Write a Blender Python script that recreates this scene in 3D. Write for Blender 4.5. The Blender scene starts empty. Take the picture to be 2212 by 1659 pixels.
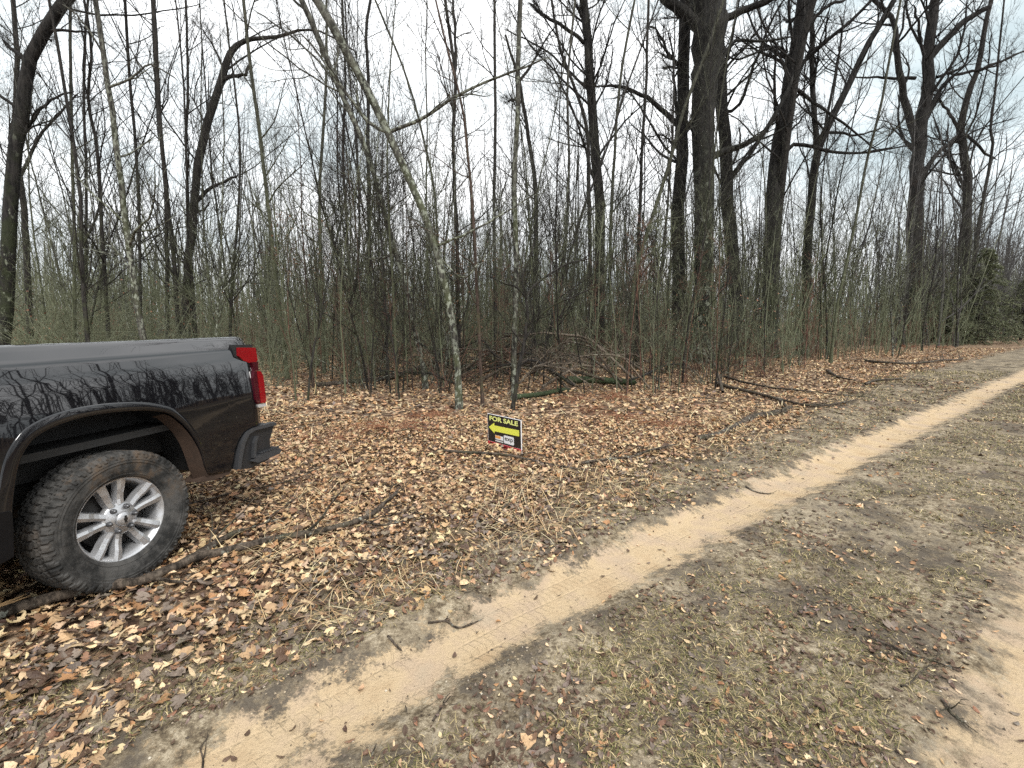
import bpy, bmesh, math, random
import numpy as np
from mathutils import Vector, Matrix

rad = math.radians
SC = bpy.context.scene
COL = SC.collection
RNG = np.random.default_rng(11)
random.seed(5)

# ------------------------------------------------------------------ camera, sky, sun, exposure
FPX = 462.0                       # focal length in pixels at 1024 wide
PITCH = math.atan(62.5 / FPX)
CAMH = 1.5
cam_d = bpy.data.cameras.new('camera')
cam = bpy.data.objects.new('camera', cam_d)
COL.objects.link(cam)
cam.location = (0, 0, CAMH)
cam.rotation_euler = (rad(90) - PITCH, 0, 0)
cam_d.sensor_width = 36.0
cam_d.lens = 36.0 * FPX / 1024.0
cam_d.clip_start = 0.05
cam_d.clip_end = 3000
SC.camera = cam

SUN_EL, SUN_AZ = rad(52), rad(150)          # azimuth measured from +Y towards +X
w = bpy.data.worlds.new('World')
SC.world = w
w.use_nodes = True
wn, wl = w.node_tree.nodes, w.node_tree.links
wn.clear()
sky = wn.new('ShaderNodeTexSky')
sky.sky_type = 'NISHITA'
sky.sun_disc = False
sky.sun_elevation = SUN_EL
sky.sun_rotation = SUN_AZ
sky.dust_density = 3.0
hsv = wn.new('ShaderNodeHueSaturation')
hsv.inputs['Saturation'].default_value = 0.12
tc = wn.new('ShaderNodeTexCoord')
mp = wn.new('ShaderNodeMapping')
mp.inputs['Scale'].default_value = (1, 1, 2.6)
nz = wn.new('ShaderNodeTexNoise')
nz.inputs['Scale'].default_value = 2.2
nz.inputs['Detail'].default_value = 5
rp = wn.new('ShaderNodeValToRGB')
rp.color_ramp.elements[0].position = 0.30
rp.color_ramp.elements[0].color = (0.355, 0.425, 0.445, 1)
rp.color_ramp.elements[1].position = 0.60
rp.color_ramp.elements[1].color = (1.0, 1.0, 1.0, 1)
sc_ = wn.new('ShaderNodeMix'); sc_.data_type = 'RGBA'; sc_.blend_type = 'MULTIPLY'
sc_.inputs[0].default_value = 1.0
sc_.inputs[7].default_value = (9.6, 9.7, 9.8, 1)
mx = wn.new('ShaderNodeMix'); mx.data_type = 'RGBA'
mx.inputs[0].default_value = 0.86
bg = wn.new('ShaderNodeBackground')
bg.inputs['Strength'].default_value = 0.1
wo = wn.new('ShaderNodeOutputWorld')
wl.new(sky.outputs[0], hsv.inputs['Color'])
wl.new(tc.outputs['Generated'], mp.inputs[0]); wl.new(mp.outputs[0], nz.inputs['Vector'])
wl.new(nz.outputs['Fac'], rp.inputs[0]); wl.new(rp.outputs[0], sc_.inputs[6])
wl.new(hsv.outputs[0], mx.inputs[6]); wl.new(sc_.outputs[2], mx.inputs[7])
wl.new(mx.outputs[2], bg.inputs['Color']); wl.new(bg.outputs[0], wo.inputs[0])

sun_d = bpy.data.lights.new('sun', 'SUN')
sun_d.energy = 1.5
sun_d.angle = rad(14)
sun_d.color = (1.0, 0.97, 0.92)
sun = bpy.data.objects.new('sun', sun_d)
COL.objects.link(sun)
sv = Vector((math.sin(SUN_AZ) * math.cos(SUN_EL), math.cos(SUN_AZ) * math.cos(SUN_EL), math.sin(SUN_EL)))
sun.rotation_euler = sv.to_track_quat('Z', 'Y').to_euler()
sun.location = sv * 50

SC.view_settings.view_transform = 'Standard'
SC.view_settings.look = 'None'
SC.view_settings.exposure = 1.1
SC.view_settings.gamma = 1
SC.view_settings.use_curve_mapping = False
SC.render.engine = 'CYCLES'
SC.cycles.max_bounces = 5
SC.cycles.diffuse_bounces = 2
SC.cycles.glossy_bounces = 3
SC.cycles.transmission_bounces = 3
SC.cycles.use_denoising = False

# ------------------------------------------------------------------ measuring helpers: a point of the photo (2212 wide) to a place
S = 1024 / 2212
_F = np.array([0, math.cos(PITCH), -math.sin(PITCH)])
_U = np.array([0, math.sin(PITCH), math.cos(PITCH)])
_R = np.array([1.0, 0, 0])
_C = np.array([0, 0, CAMH])


def ray(X, Y):
    return _F + (X * S - 512) / FPX * _R - (Y * S - 384) / FPX * _U


def gp(X, Y, z=0.0):
    r = ray(X, Y)
    return _C + r * ((z - CAMH) / r[2])


def at(X, Y, depth):
    r = ray(X, Y)
    return _C + r * (depth / r[1])


def wpx(width, depth):
    return width * S / FPX * depth


# ------------------------------------------------------------------ lane coordinates, ground height
T0 = np.array([0.05, 2.27]); TD = np.array([0.8027, 0.5964])
TN = np.array([0.5964, -0.8027])


def lane(x, y):
    a = (x - T0[0]) * TD[0] + (y - T0[1]) * TD[1]
    l = (x - T0[0]) * TN[0] + (y - T0[1]) * TN[1]
    tt = np.clip((0.15 - a) / 1.6, 0, 1)
    l = l - 0.12 * tt * tt * (3 - 2 * tt) - 0.015 * np.sin(a * 0.8) - 0.012 * np.sin(a * 1.9 + 1)
    return a, l


def vnoise(x, y, scale, seed):
    x = np.asarray(x, float) * scale; y = np.asarray(y, float) * scale
    xi = np.floor(x).astype(np.int64); yi = np.floor(y).astype(np.int64)
    fx = x - xi; fy = y - yi
    fx = fx * fx * (3 - 2 * fx); fy = fy * fy * (3 - 2 * fy)

    def hsh(i, j):
        n = (i * 374761393 + j * 668265263 + seed * 974711) & 0x7fffffff
        n = ((n ^ (n >> 13)) * 1274126177) & 0x7fffffff
        return ((n ^ (n >> 16)) & 0xffff) / 65535.0
    a = hsh(xi, yi); b = hsh(xi + 1, yi); c = hsh(xi, yi + 1); d = hsh(xi + 1, yi + 1)
    return (a * (1 - fx) + b * fx) * (1 - fy) + (c * (1 - fx) + d * fx) * fy


def smooth(e0, e1, x):
    t = np.clip((np.asarray(x, float) - e0) / (e1 - e0), 0, 1)
    return t * t * (3 - 2 * t)


def litter_edge(a):
    return -0.8 - 0.085 * np.clip(a, 0, 15)


def hgt(x, y):
    x = np.asarray(x, float); y = np.asarray(y, float)
    a, l = lane(x, y)
    rut = -0.035 * np.exp(-((l - 0.0) / 0.21) ** 4) - 0.03 * np.exp(-((l - 1.78) / 0.24) ** 4)
    berm = 0.012 * np.exp(-((np.abs(l) - 0.31) / 0.07) ** 2)
    rough = (vnoise(x, y, 1.1, 3) - .5) * 0.05 + (vnoise(x, y, 4.0, 4) - .5) * 0.022 + (vnoise(x, y, 11, 5) - .5) * 0.012
    intrack = np.maximum(np.exp(-(l / 0.28) ** 4), np.exp(-((l - 1.78) / 0.3) ** 4))
    forest = smooth(0.0, 3.0, -l - 0.8)
    big = forest * ((vnoise(x, y, 0.16, 8) - .5) * 0.22 + (vnoise(x, y, 0.45, 9) - .5) * 0.08)
    big = big * smooth(3.0, 9.0, np.hypot(x, y))
    return rut + berm + rough * (1 - 0.8 * intrack) + big


# ------------------------------------------------------------------ mesh helpers
def mesh_np(name, V, polys, mat=None, smooth_faces=True):
    V = np.asarray(V, np.float32).reshape(-1, 3)
    polys = [np.asarray(p, np.int32) for p in polys if len(p)]
    me = bpy.data.meshes.new(name)
    me.vertices.add(len(V)); me.vertices.foreach_set('co', V.ravel())
    loops = np.concatenate([p.ravel() for p in polys])
    tot = np.concatenate([np.full(len(p), p.shape[1], np.int32) for p in polys])
    start = np.concatenate([[0], np.cumsum(tot)[:-1]]).astype(np.int32)
    me.loops.add(len(loops)); me.loops.foreach_set('vertex_index', loops)
    me.polygons.add(len(tot)); me.polygons.foreach_set('loop_start', start)
    me.polygons.foreach_set('use_smooth', np.full(len(tot), smooth_faces))
    me.update(calc_edges=True)
    if mat is not None:
        me.materials.append(mat)
    return me


def link(name, me, parent=None, loc=None):
    o = bpy.data.objects.new(name, me)
    COL.objects.link(o)
    if parent is not None:
        o.parent = parent
    if loc is not None:
        o.location = loc
    return o


def tag(o, label=None, cat=None, group=None, kind=None):
    if label: o['label'] = label
    if cat: o['category'] = cat
    if group: o['group'] = group
    if kind: o['kind'] = kind
    return o


def empty(name, loc=(0, 0, 0), rot=(0, 0, 0), parent=None):
    o = bpy.data.objects.new(name, None)
    o.empty_display_size = 0.1
    COL.objects.link(o)
    o.location = loc; o.rotation_euler = rot
    if parent is not None: o.parent = parent
    return o


def bm_obj(name, bm, mat, parent=None, smooth_faces=False, bevel=0.0, seg=2):
    if bevel > 0:
        bmesh.ops.bevel(bm, geom=[e for e in bm.edges if len(e.link_faces) == 2 and e.calc_face_angle(0) > 0.5],
                        offset=bevel, segments=seg, affect='EDGES', profile=0.6)
    bmesh.ops.recalc_face_normals(bm, faces=bm.faces)
    me = bpy.data.meshes.new(name)
    for f in bm.faces: f.smooth = smooth_faces
    bm.to_mesh(me); bm.free()
    me.materials.append(mat)
    return link(name, me, parent)


def bm_box(bm, c, s, M=None):
    r = bmesh.ops.create_cube(bm, size=1.0)
    for v in r['verts']:
        v.co = Vector((v.co.x * s[0] + c[0], v.co.y * s[1] + c[1], v.co.z * s[2] + c[2]))
        if M is not None: v.co = M @ v.co
    return r['verts']


def bm_prism(bm, pts, fn, d0, d1):
    """polygon pts (a,b) swept from d0 to d1; fn(a,b,d) -> xyz"""
    A = [bm.verts.new(fn(a, b, d0)) for a, b in pts]
    B = [bm.verts.new(fn(a, b, d1)) for a, b in pts]
    n = len(pts)
    bm.faces.new(A); bm.faces.new(B[::-1])
    for i in range(n):
        bm.faces.new((A[i], B[i], B[(i + 1) % n], A[(i + 1) % n]))


def resample(P, n):
    P = np.asarray(P, float)
    # smooth Catmull-Rom then even spacing
    if len(P) > 2:
        Q = np.vstack([2 * P[0] - P[1], P, 2 * P[-1] - P[-2]])
        out = []
        for i in range(1, len(Q) - 2):
            t = np.linspace(0, 1, 9)[:-1][:, None]
            p0, p1, p2, p3 = Q[i - 1], Q[i], Q[i + 1], Q[i + 2]
            out.append(0.5 * (2 * p1 + (p2 - p0) * t + (2 * p0 - 5 * p1 + 4 * p2 - p3) * t ** 2 + (3 * p1 - p0 - 3 * p2 + p3) * t ** 3))
        out.append(P[-1:])
        P = np.vstack(out)
    d = np.concatenate([[0], np.cumsum(np.linalg.norm(np.diff(P, axis=0), axis=1))])
    s = np.linspace(0, d[-1], n)
    return np.stack([np.interp(s, d, P[:, k]) for k in range(P.shape[1])], 1)


def nrm(v):
    return v / np.maximum(np.linalg.norm(v, axis=-1, keepdims=True), 1e-9)


def tube_arrays(groups):
    """groups: list of (P[B,N,3], R[B,N], sides, pointed). returns V, quads, tris"""
    Vs, Qs, Ts = [], [], []
    off = 0
    for P, R, k, pt in groups:
        if P is None or len(P) == 0: continue
        B, N, _ = P.shape
        T = nrm(np.gradient(P, axis=1))
        mean = nrm(P[:, -1] - P[:, 0])
        ref = np.where(np.abs(mean[:, 2:3]) < 0.8, np.array([[0, 0, 1.0]]), np.array([[1.0, 0.2, 0]]))
        a = nrm(np.cross(T, ref[:, None, :])); b = np.cross(T, a)
        n_r = N - 1 if pt else N
        th = np.arange(k) / k * 2 * math.pi
        ring = a[:, :n_r, None, :] * np.cos(th)[None, None, :, None] + b[:, :n_r, None, :] * np.sin(th)[None, None, :, None]
        V = P[:, :n_r, None, :] + ring * R[:, :n_r, None, None]
        V = V.reshape(B, n_r * k, 3)
        per = n_r * k
        if pt:
            V = np.concatenate([V, P[:, -1:, :]], 1); per += 1
        Vs.append(V.reshape(-1, 3))
        base = off + np.arange(B) * per
        i = np.arange(n_r - 1)[:, None]; j = np.arange(k)[None, :]; j2 = (j + 1) % k
        q = np.stack([i * k + j, i * k + j2, (i + 1) * k + j2, (i + 1) * k + j], -1).reshape(-1, 4)
        if len(q): Qs.append((base[:, None, None] + q[None]).reshape(-1, 4))
        if pt:
            jj = np.arange(k)
            t = np.stack([(n_r - 1) * k + jj, (n_r - 1) * k + (jj + 1) % k, np.full(k, n_r * k)], -1)
            Ts.append((base[:, None, None] + t[None]).reshape(-1, 3))
        off += B * per
    V = np.concatenate(Vs)
    return V, (np.concatenate(Qs) if Qs else []), (np.concatenate(Ts) if Ts else [])


def tube_mesh(name, groups, mat):
    V, Q, T = tube_arrays(groups)
    return mesh_np(name, V, [Q, T], mat)


def spawn(P, R, nper, t0, t1, length, ang, N, up, wig, rng, rs=0.55, rmin=0.0015, taper=0.35, down=0.0):
    """children of the branches P; length (lo,hi) metres or callable(t, Lparent)"""
    B, n, _ = P.shape
    idx = np.repeat(np.arange(B), nper)
    M = len(idx)
    if M == 0:
        return np.zeros((0, N, 3)), np.zeros((0, N))
    t = rng.uniform(t0, t1, M)
    f = t * (n - 1); i = np.minimum(f.astype(int), n - 2); fr = (f - i)[:, None]
    pos = P[idx, i] * (1 - fr) + P[idx, i + 1] * fr
    tan = nrm(P[idx, i + 1] - P[idx, i])
    r0 = (R[idx, i] * (1 - fr[:, 0]) + R[idx, i + 1] * fr[:, 0])
    Lp = np.linalg.norm(np.diff(P, axis=1), axis=2).sum(1)[idx]
    L = length(t, Lp) * rng.uniform(0.6, 1.3, M) if callable(length) else rng.uniform(*length, M)
    rnd = rng.normal(size=(M, 3)); perp = nrm(np.cross(tan, rnd))
    an = rng.uniform(ang[0], ang[1], M)[:, None]
    d = nrm(tan * np.cos(an) + perp * np.sin(an) + np.array([0, 0, up * 1.5]))
    step = (L / (N - 1))[:, None]
    pts = [pos]
    for k in range(N - 1):
        pts.append(pts[-1] + d * step)
        d = nrm(d + rng.normal(size=(M, 3)) * wig + np.array([0, 0, up - down * k / N]))
    Q = np.stack(pts, 1)
    rr = np.maximum(np.minimum(r0 * rs * rng.uniform(0.7, 1.1, M), L * 0.022), rmin)
    RR = rr[:, None] * np.linspace(1, taper, N)[None]
    return Q, RR


# ------------------------------------------------------------------ materials
def mat_new(name):
    m = bpy.data.materials.new(name)
    m.use_nodes = True
    nt = m.node_tree
    return m, nt, nt.nodes['Principled BSDF']


class NB:
    def __init__(s, nt): s.nt = nt; s.n = nt.nodes; s.l = nt.links
    def val(s, sock, v):
        if hasattr(v, 'is_linked') or hasattr(v, 'links'): s.l.new(v, sock)
        else: sock.default_value = v
    def noise(s, vec, scale, detail=3, rough=0.6, out='Fac'):
        x = s.n.new('ShaderNodeTexNoise'); x.inputs['Scale'].default_value = scale
        x.inputs['Detail'].default_value = detail; x.inputs['Roughness'].default_value = rough
        if vec is not None: s.l.new(vec, x.inputs['Vector'])
        return x.outputs[out]
    def voro(s, vec, scale, feature='F1', out='Distance'):
        x = s.n.new('ShaderNodeTexVoronoi'); x.inputs['Scale'].default_value = scale; x.feature = feature
        if vec is not None: s.l.new(vec, x.inputs['Vector'])
        return x.outputs[out]
    def math(s, op, a, b=0.0, c=None, clamp=False):
        x = s.n.new('ShaderNodeMath'); x.operation = op; x.use_clamp = clamp
        s.val(x.inputs[0], a); s.val(x.inputs[1], b)
        if c is not None: s.val(x.inputs[2], c)
        return x.outputs[0]
    def ramp(s, fac, stops):
        x = s.n.new('ShaderNodeValToRGB'); cr = x.color_ramp
        while len(cr.elements) < len(stops): cr.elements.new(0.5)
        for e, (p, c) in zip(cr.elements, stops):
            e.position = p; e.color = tuple(c) + (1,) if len(c) == 3 else c
        s.l.new(fac, x.inputs[0]); return x.outputs[0]
    def step(s, fac, lo, hi):
        x = s.n.new('ShaderNodeMapRange'); x.clamp = True
        x.interpolation_type = 'SMOOTHSTEP'
        s.val(x.inputs['Value'], fac); s.val(x.inputs['From Min'], lo); s.val(x.inputs['From Max'], hi)
        return x.outputs[0]
    def mix(s, fac, a, b, blend='MIX'):
        x = s.n.new('ShaderNodeMix'); x.data_type = 'RGBA'; x.blend_type = blend
        s.val(x.inputs[0], fac)
        for k, v in ((6, a), (7, b)):
            if isinstance(v, tuple): x.inputs[k].default_value = v if len(v) == 4 else v + (1,)
            else: s.l.new(v, x.inputs[k])
        return x.outputs[2]
    def bump(s, h, strength=0.4, dist=0.02, normal=None):
        x = s.n.new('ShaderNodeBump'); x.inputs['Strength'].default_value = strength
        x.inputs['Distance'].default_value = dist
        s.l.new(h, x.inputs['Height'])
        if normal is not None: s.l.new(normal, x.inputs['Normal'])
        return x.outputs[0]
    def attr(s, name, out='Fac'):
        x = s.n.new('ShaderNodeAttribute'); x.attribute_name = name
        return x.outputs[out]
    def pos(s): return s.n.new('ShaderNodeNewGeometry').outputs['Position']
    def obj(s): return s.n.new('ShaderNodeTexCoord').outputs['Object']
    def scale(s, vec, v):
        x = s.n.new('ShaderNodeMapping'); x.inputs['Scale'].default_value = v
        s.l.new(vec, x.inputs[0]); return x.outputs[0]
    def sep(s, vec):
        x = s.n.new('ShaderNodeSeparateXYZ'); s.l.new(vec, x.inputs[0]); return x.outputs


def simple(name, col, rough=0.6, metal=0.0, coat=0.0, noise=0.0, nscale=20, spec=None):
    m, nt, b = mat_new(name); nb = NB(nt)
    if noise > 0:
        f = nb.noise(nb.obj(), nscale, 4)
        c = nb.mix(f, tuple(x * (1 - noise) for x in col), tuple(min(1, x * (1 + noise)) for x in col))
        nt.links.new(c, b.inputs['Base Color'])
    else:
        b.inputs['Base Color'].default_value = tuple(col) + (1,)
    b.inputs['Roughness'].default_value = rough; b.inputs['Metallic'].default_value = metal
    if coat: b.inputs['Coat Weight'].default_value = coat; b.inputs['Coat Roughness'].default_value = 0.03
    if spec is not None: b.inputs['Specular IOR Level'].default_value = spec
    return m


def bark(name, dark, light, moss=0.5, lichen=0.3, mosscol=(0.075, 0.082, 0.042), vscale=26.0, mossh=6.0, lcol=(0.34, 0.37, 0.27), lscale=17.0):
    m, nt, b = mat_new(name); nb = NB(nt)
    p = nb.pos()
    st = nb.noise(nb.scale(p, (1, 1, 0.16)), vscale, 4, 0.65)
    c = nb.mix(nb.step(st, 0.34, 0.68), dark, light)
    z = nb.sep(p)[2]
    hm = nb.math('SUBTRACT', 1.0, nb.step(z, mossh * 0.35, mossh))
    n1 = nb.noise(p, 2.2, 4, 0.7)
    mm = nb.math('MULTIPLY', nb.step(n1, 0.62 - 0.45 * moss, 0.82 - 0.45 * moss), hm)
    c = nb.mix(nb.math('MULTIPLY', mm, 0.85), c, mosscol)
    n2 = nb.noise(nb.scale(p, (1, 1, 0.6)), lscale, 5, 0.65)
    n3 = nb.noise(p, 0.9, 2)
    lf = nb.math('MULTIPLY', nb.step(n2, 0.68 - 0.2 * lichen, 0.73 - 0.2 * lichen), nb.step(n3, 0.55 - 0.35 * lichen, 0.75 - 0.3 * lichen))
    lf = nb.math('MULTIPLY', lf, nb.math('SUBTRACT', 1.0, nb.step(z, 3.0, 9.0)))
    c = nb.mix(nb.math('MULTIPLY', lf, 0.8), c, lcol)
    nt.links.new(c, b.inputs['Base Color'])
    b.inputs['Roughness'].default_value = 0.9
    b.inputs['Specular IOR Level'].default_value = 0.25
    nt.links.new(nb.bump(st, 0.9, 0.03), b.inputs['Normal'])
    return m


BARK_OAK = bark('oak_bark', (0.0045, 0.004, 0.004), (0.030, 0.027, 0.025), 0.45, 0.42, (0.028, 0.034, 0.016), 15, 8, (0.24, 0.26, 0.2), 9.0)
BARK_PATCHY = bark('lichen_oak_bark', (0.005, 0.005, 0.0045), (0.030, 0.028, 0.025), 0.5, 0.72, (0.028, 0.034, 0.016), 15, 9, (0.30, 0.32, 0.25), 6.5)
BARK_WOODS = bark('thicket_bark', (0.065, 0.072, 0.048), (0.24, 0.245, 0.17), 0.6, 0.3, (0.15, 0.165, 0.10), 30, 7)
BARK_RUSSET = bark('russet_bark', (0.07, 0.038, 0.028), (0.22, 0.12, 0.088), 0.2, 0.1, (0.1, 0.09, 0.05), 30, 7)
BARK_LICHEN = bark('lichen_bark', (0.016, 0.015, 0.013), (0.10, 0.095, 0.08), 0.42, 0.85, (0.07, 0.078, 0.04), 22, 7, (0.29, 0.31, 0.25))
BARK_DARK = bark('dark_bark', (0.010, 0.009, 0.008), (0.046, 0.041, 0.037), 0.35, 0.2, (0.045, 0.05, 0.024), 30, 6)
BARK_GREEN = bark('mossy_bark', (0.024, 0.024, 0.018), (0.09, 0.09, 0.066), 0.7, 0.5, (0.092, 0.1, 0.058), 34, 7)
BRUSHWOOD = bark('brush_wood', (0.06, 0.048, 0.038), (0.26, 0.21, 0.16), 0.25, 0.4, (0.08, 0.085, 0.045), 34, 30, (0.3, 0.3, 0.24))
BARK_BROWN = bark('brown_bark', (0.03, 0.02, 0.016), (0.10, 0.07, 0.055), 0.3, 0.2, (0.07, 0.07, 0.035), 34, 6)
TWIG_GREY = simple('twig_bark', (0.05, 0.046, 0.043), 0.85, noise=0.5, nscale=3)
DEADWOOD = bark('dead_wood', (0.022, 0.017, 0.013), (0.125, 0.098, 0.075), 0.25, 0.5, (0.05, 0.055, 0.03), 34, 30, (0.30, 0.31, 0.26))
LOGMOSS = bark('mossy_log_bark', (0.02, 0.02, 0.014), (0.08, 0.08, 0.06), 0.75, 0.35, (0.045, 0.065, 0.03), 24, 30)
SPLIT = simple('split_wood', (0.62, 0.38, 0.18), 0.7, noise=0.25, nscale=18)


def leaf_material():
    m, nt, b = mat_new('dead_leaf'); nb = NB(nt)
    c = nb.attr('leaf_colour', 'Color')
    f = nb.noise(nb.pos(), 45, 4, 0.75)
    c = nb.mix(nb.math('MULTIPLY', nb.step(f, 0.46, 0.72), 0.6), c, (0.10, 0.062, 0.042))
    g = nb.noise(nb.pos(), 120, 3, 0.7)
    c = nb.mix(nb.math('MULTIPLY', nb.step(g, 0.5, 0.8), 0.25), c, (0.5, 0.40, 0.27))
    nt.links.new(c, b.inputs['Base Color'])
    b.inputs['Roughness'].default_value = 0.62
    b.inputs['Specular IOR Level'].default_value = 0.35
    nt.links.new(nb.bump(nb.noise(nb.pos(), 70, 3), 0.6, 0.01), b.inputs['Normal'])
    return m


LEAF = leaf_material()


def blade_material(name):
    m, nt, b = mat_new(name); nb = NB(nt)
    nt.links.new(nb.attr('leaf_colour', 'Color'), b.inputs['Base Color'])
    b.inputs['Roughness'].default_value = 0.7
    b.inputs['Specular IOR Level'].default_value = 0.25
    return m


BLADE = blade_material('dry_blade')


def ground_material():
    m, nt, b = mat_new('soil'); nb = NB(nt)
    p = nb.pos()
    l = nb.attr('lane_across'); a = nb.attr('lane_along'); le = nb.attr('litter_edge')
    n_big = nb.noise(p, 1.3, 4, 0.65)
    n_mid = nb.noise(p, 5.5, 5, 0.7)
    n_fin = nb.noise(p, 60, 4, 0.75)
    n_grain = nb.noise(p, 300, 3, 0.8)
    wob = nb.math('ADD', nb.math('MULTIPLY', nb.math('SUBTRACT', n_mid, 0.5), 0.74), nb.math('MULTIPLY', nb.math('SUBTRACT', n_fin, 0.5), 0.34))
    # the two sandy wheel tracks
    d1 = nb.math('ADD', nb.math('ABSOLUTE', l), wob)
    t1 = nb.math('SUBTRACT', 1.0, nb.step(nb.math('ADD', d1, nb.math('MULTIPLY', nb.math('SUBTRACT', 1.0, nb.step(a, -1.6, 1.5)), 0.055)), 0.15, 0.27))
    d2 = nb.math('ADD', nb.math('ABSOLUTE', nb.math('SUBTRACT', l, 1.8)), wob)
    t2 = nb.math('MULTIPLY', nb.math('SUBTRACT', 1.0, nb.step(d2, 0.17, 0.36)), 0.9)
    trk = nb.math('MAXIMUM', t1, t2)
    sand = nb.ramp(nb.noise(nb.scale(p, (1, 1, 1)), 3.0, 4, 0.6), [(0.3, (0.42, 0.30, 0.18)), (0.46, (0.50, 0.38, 0.24)), (0.58, (0.45, 0.34, 0.235)), (0.75, (0.40, 0.33, 0.24))])
    sand = nb.mix(nb.math('MULTIPLY', nb.step(n_grain, 0.45, 0.8), 0.3), sand, (0.25, 0.19, 0.13))
    # packed, greyer dirt and grassy mat between and beside the tracks
    n_pat = nb.noise(p, 16, 5, 0.75)
    dirt = nb.ramp(nb.math('ADD', nb.math('MULTIPLY', n_pat, 0.65), nb.math('MULTIPLY', n_fin, 0.35)),
                   [(0.37, (0.045, 0.034, 0.026)), (0.45, (0.13, 0.10, 0.064)), (0.52, (0.27, 0.22, 0.15)), (0.60, (0.45, 0.38, 0.275))])
    dirt = nb.mix(nb.math('MULTIPLY', nb.step(n_big, 0.42, 0.64), 0.35), dirt, (0.34, 0.285, 0.21))
    dk = nb.math('MULTIPLY', nb.step(nb.noise(p, 2.0, 5, 0.75), 0.47, 0.58), nb.step(n_pat, 0.38, 0.54))
    dirt = nb.mix(nb.math('MULTIPLY', dk, 0.85), dirt, (0.07, 0.058, 0.048))
    dirt = nb.mix(nb.math('MULTIPLY', nb.step(n_grain, 0.5, 0.75), 0.5), dirt, (0.085, 0.066, 0.045))
    # forest floor: leaf-sized cells of tan, brown and dark
    vv = nb.n.new('ShaderNodeTexVoronoi'); vv.inputs['Scale'].default_value = 13.0
    wv = nb.n.new('ShaderNodeVectorMath'); wv.operation = 'ADD'
    nb.l.new(p, wv.inputs[0])
    wn_ = nb.n.new('ShaderNodeVectorMath'); wn_.operation = 'SCALE'; wn_.inputs['Scale'].default_value = 0.11
    nb.l.new(nb.noise(p, 16, 3, 0.7, 'Color'), wn_.inputs[0]); nb.l.new(wn_.outputs[0], wv.inputs[1])
    nb.l.new(wv.outputs[0], vv.inputs['Vector'])
    cellr = nb.sep(vv.outputs['Color'])[0]
    floor = nb.ramp(cellr, [(0.0, (0.05, 0.03, 0.02)), (0.22, (0.13, 0.075, 0.048)), (0.45, (0.26, 0.165, 0.10)), (0.7, (0.37, 0.255, 0.165)), (0.95, (0.48, 0.37, 0.25))])
    floor = nb.mix(nb.math('MULTIPLY', nb.step(vv.outputs['Distance'], 0.35, 0.75), 0.75), floor, (0.035, 0.022, 0.015))
    dd = nb.math('ADD', nb.math('SUBTRACT', l, le), nb.math('MULTIPLY', wob, 2.2))
    ff = nb.math('SUBTRACT', 1.0, nb.step(dd, -0.25, 0.3))
    far_side = nb.step(nb.math('ADD', l, nb.math('MULTIPLY', wob, 2.0)), 3.2, 4.2)
    ff = nb.math('MAXIMUM', ff, far_side)
    c = nb.mix(ff, dirt, floor)
    c = nb.mix(trk, c, sand)
    nt.links.new(c, b.inputs['Base Color'])
    b.inputs['Roughness'].default_value = 0.95
    b.inputs['Specular IOR Level'].default_value = 0.15
    # tyre tread print: ribs along the track with zigzag bars across them
    def tread(center):
        s = nb.math('SUBTRACT', l, center)
        zig = nb.math('ABSOLUTE', nb.math('SUBTRACT', nb.math('FRACT', nb.math('MULTIPLY', s, 9.0)), 0.5))
        ph = nb.math('ADD', nb.math('MULTIPLY', a, 24.0), nb.math('MULTIPLY', zig, 0.8))
        bar = nb.math('FRACT', nb.math('ADD', ph, nb.math('MULTIPLY', nb.math('FLOOR', nb.math('MULTIPLY', s, 9.0)), 0.43)))
        bar = nb.step(nb.math('ABSOLUTE', nb.math('SUBTRACT', bar, 0.5)), 0.32, 0.46)
        rib = nb.step(zig, 0.40, 0.49)
        return nb.math('MAXIMUM', bar, rib)
    tr = nb.math('ADD', nb.math('MULTIPLY', tread(0.0), t1), nb.math('MULTIPLY', tread(1.8), nb.math('MULTIPLY', t2, 0.6)))
    tr = nb.math('MULTIPLY', tr, nb.step(nb.noise(p, 3.4, 5, 0.7), 0.40, 0.62))
    h = nb.math('ADD', nb.math('MULTIPLY', tr, -0.30), nb.math('MULTIPLY', n_fin, 0.5))
    h = nb.math('ADD', h, nb.math('MULTIPLY', n_mid, 0.9))
    h = nb.math('ADD', h, nb.math('MULTIPLY', ff, nb.math('MULTIPLY', vv.outputs['Distance'], -1.2)))
    nt.links.new(nb.bump(h, 0.75, 0.03, nb.bump(n_grain, 0.35, 0.006)), b.inputs['Normal'])
    return m


SOIL = ground_material()

# ------------------------------------------------------------------ ground: one grid, split into forest floor, lane and wheel tracks
def axis_steps(lo_d, hi_d, step, lo, hi, g=1.16):
    mid = list(np.arange(lo_d, hi_d, step))
    r = []; s = step; x = mid[-1]
    while x < hi: s *= g; x += s; r.append(x)
    q = []; s = step; x = lo_d
    while x > lo: s *= g; x -= s; q.append(x)
    return np.array(q[::-1] + mid + r)


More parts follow.
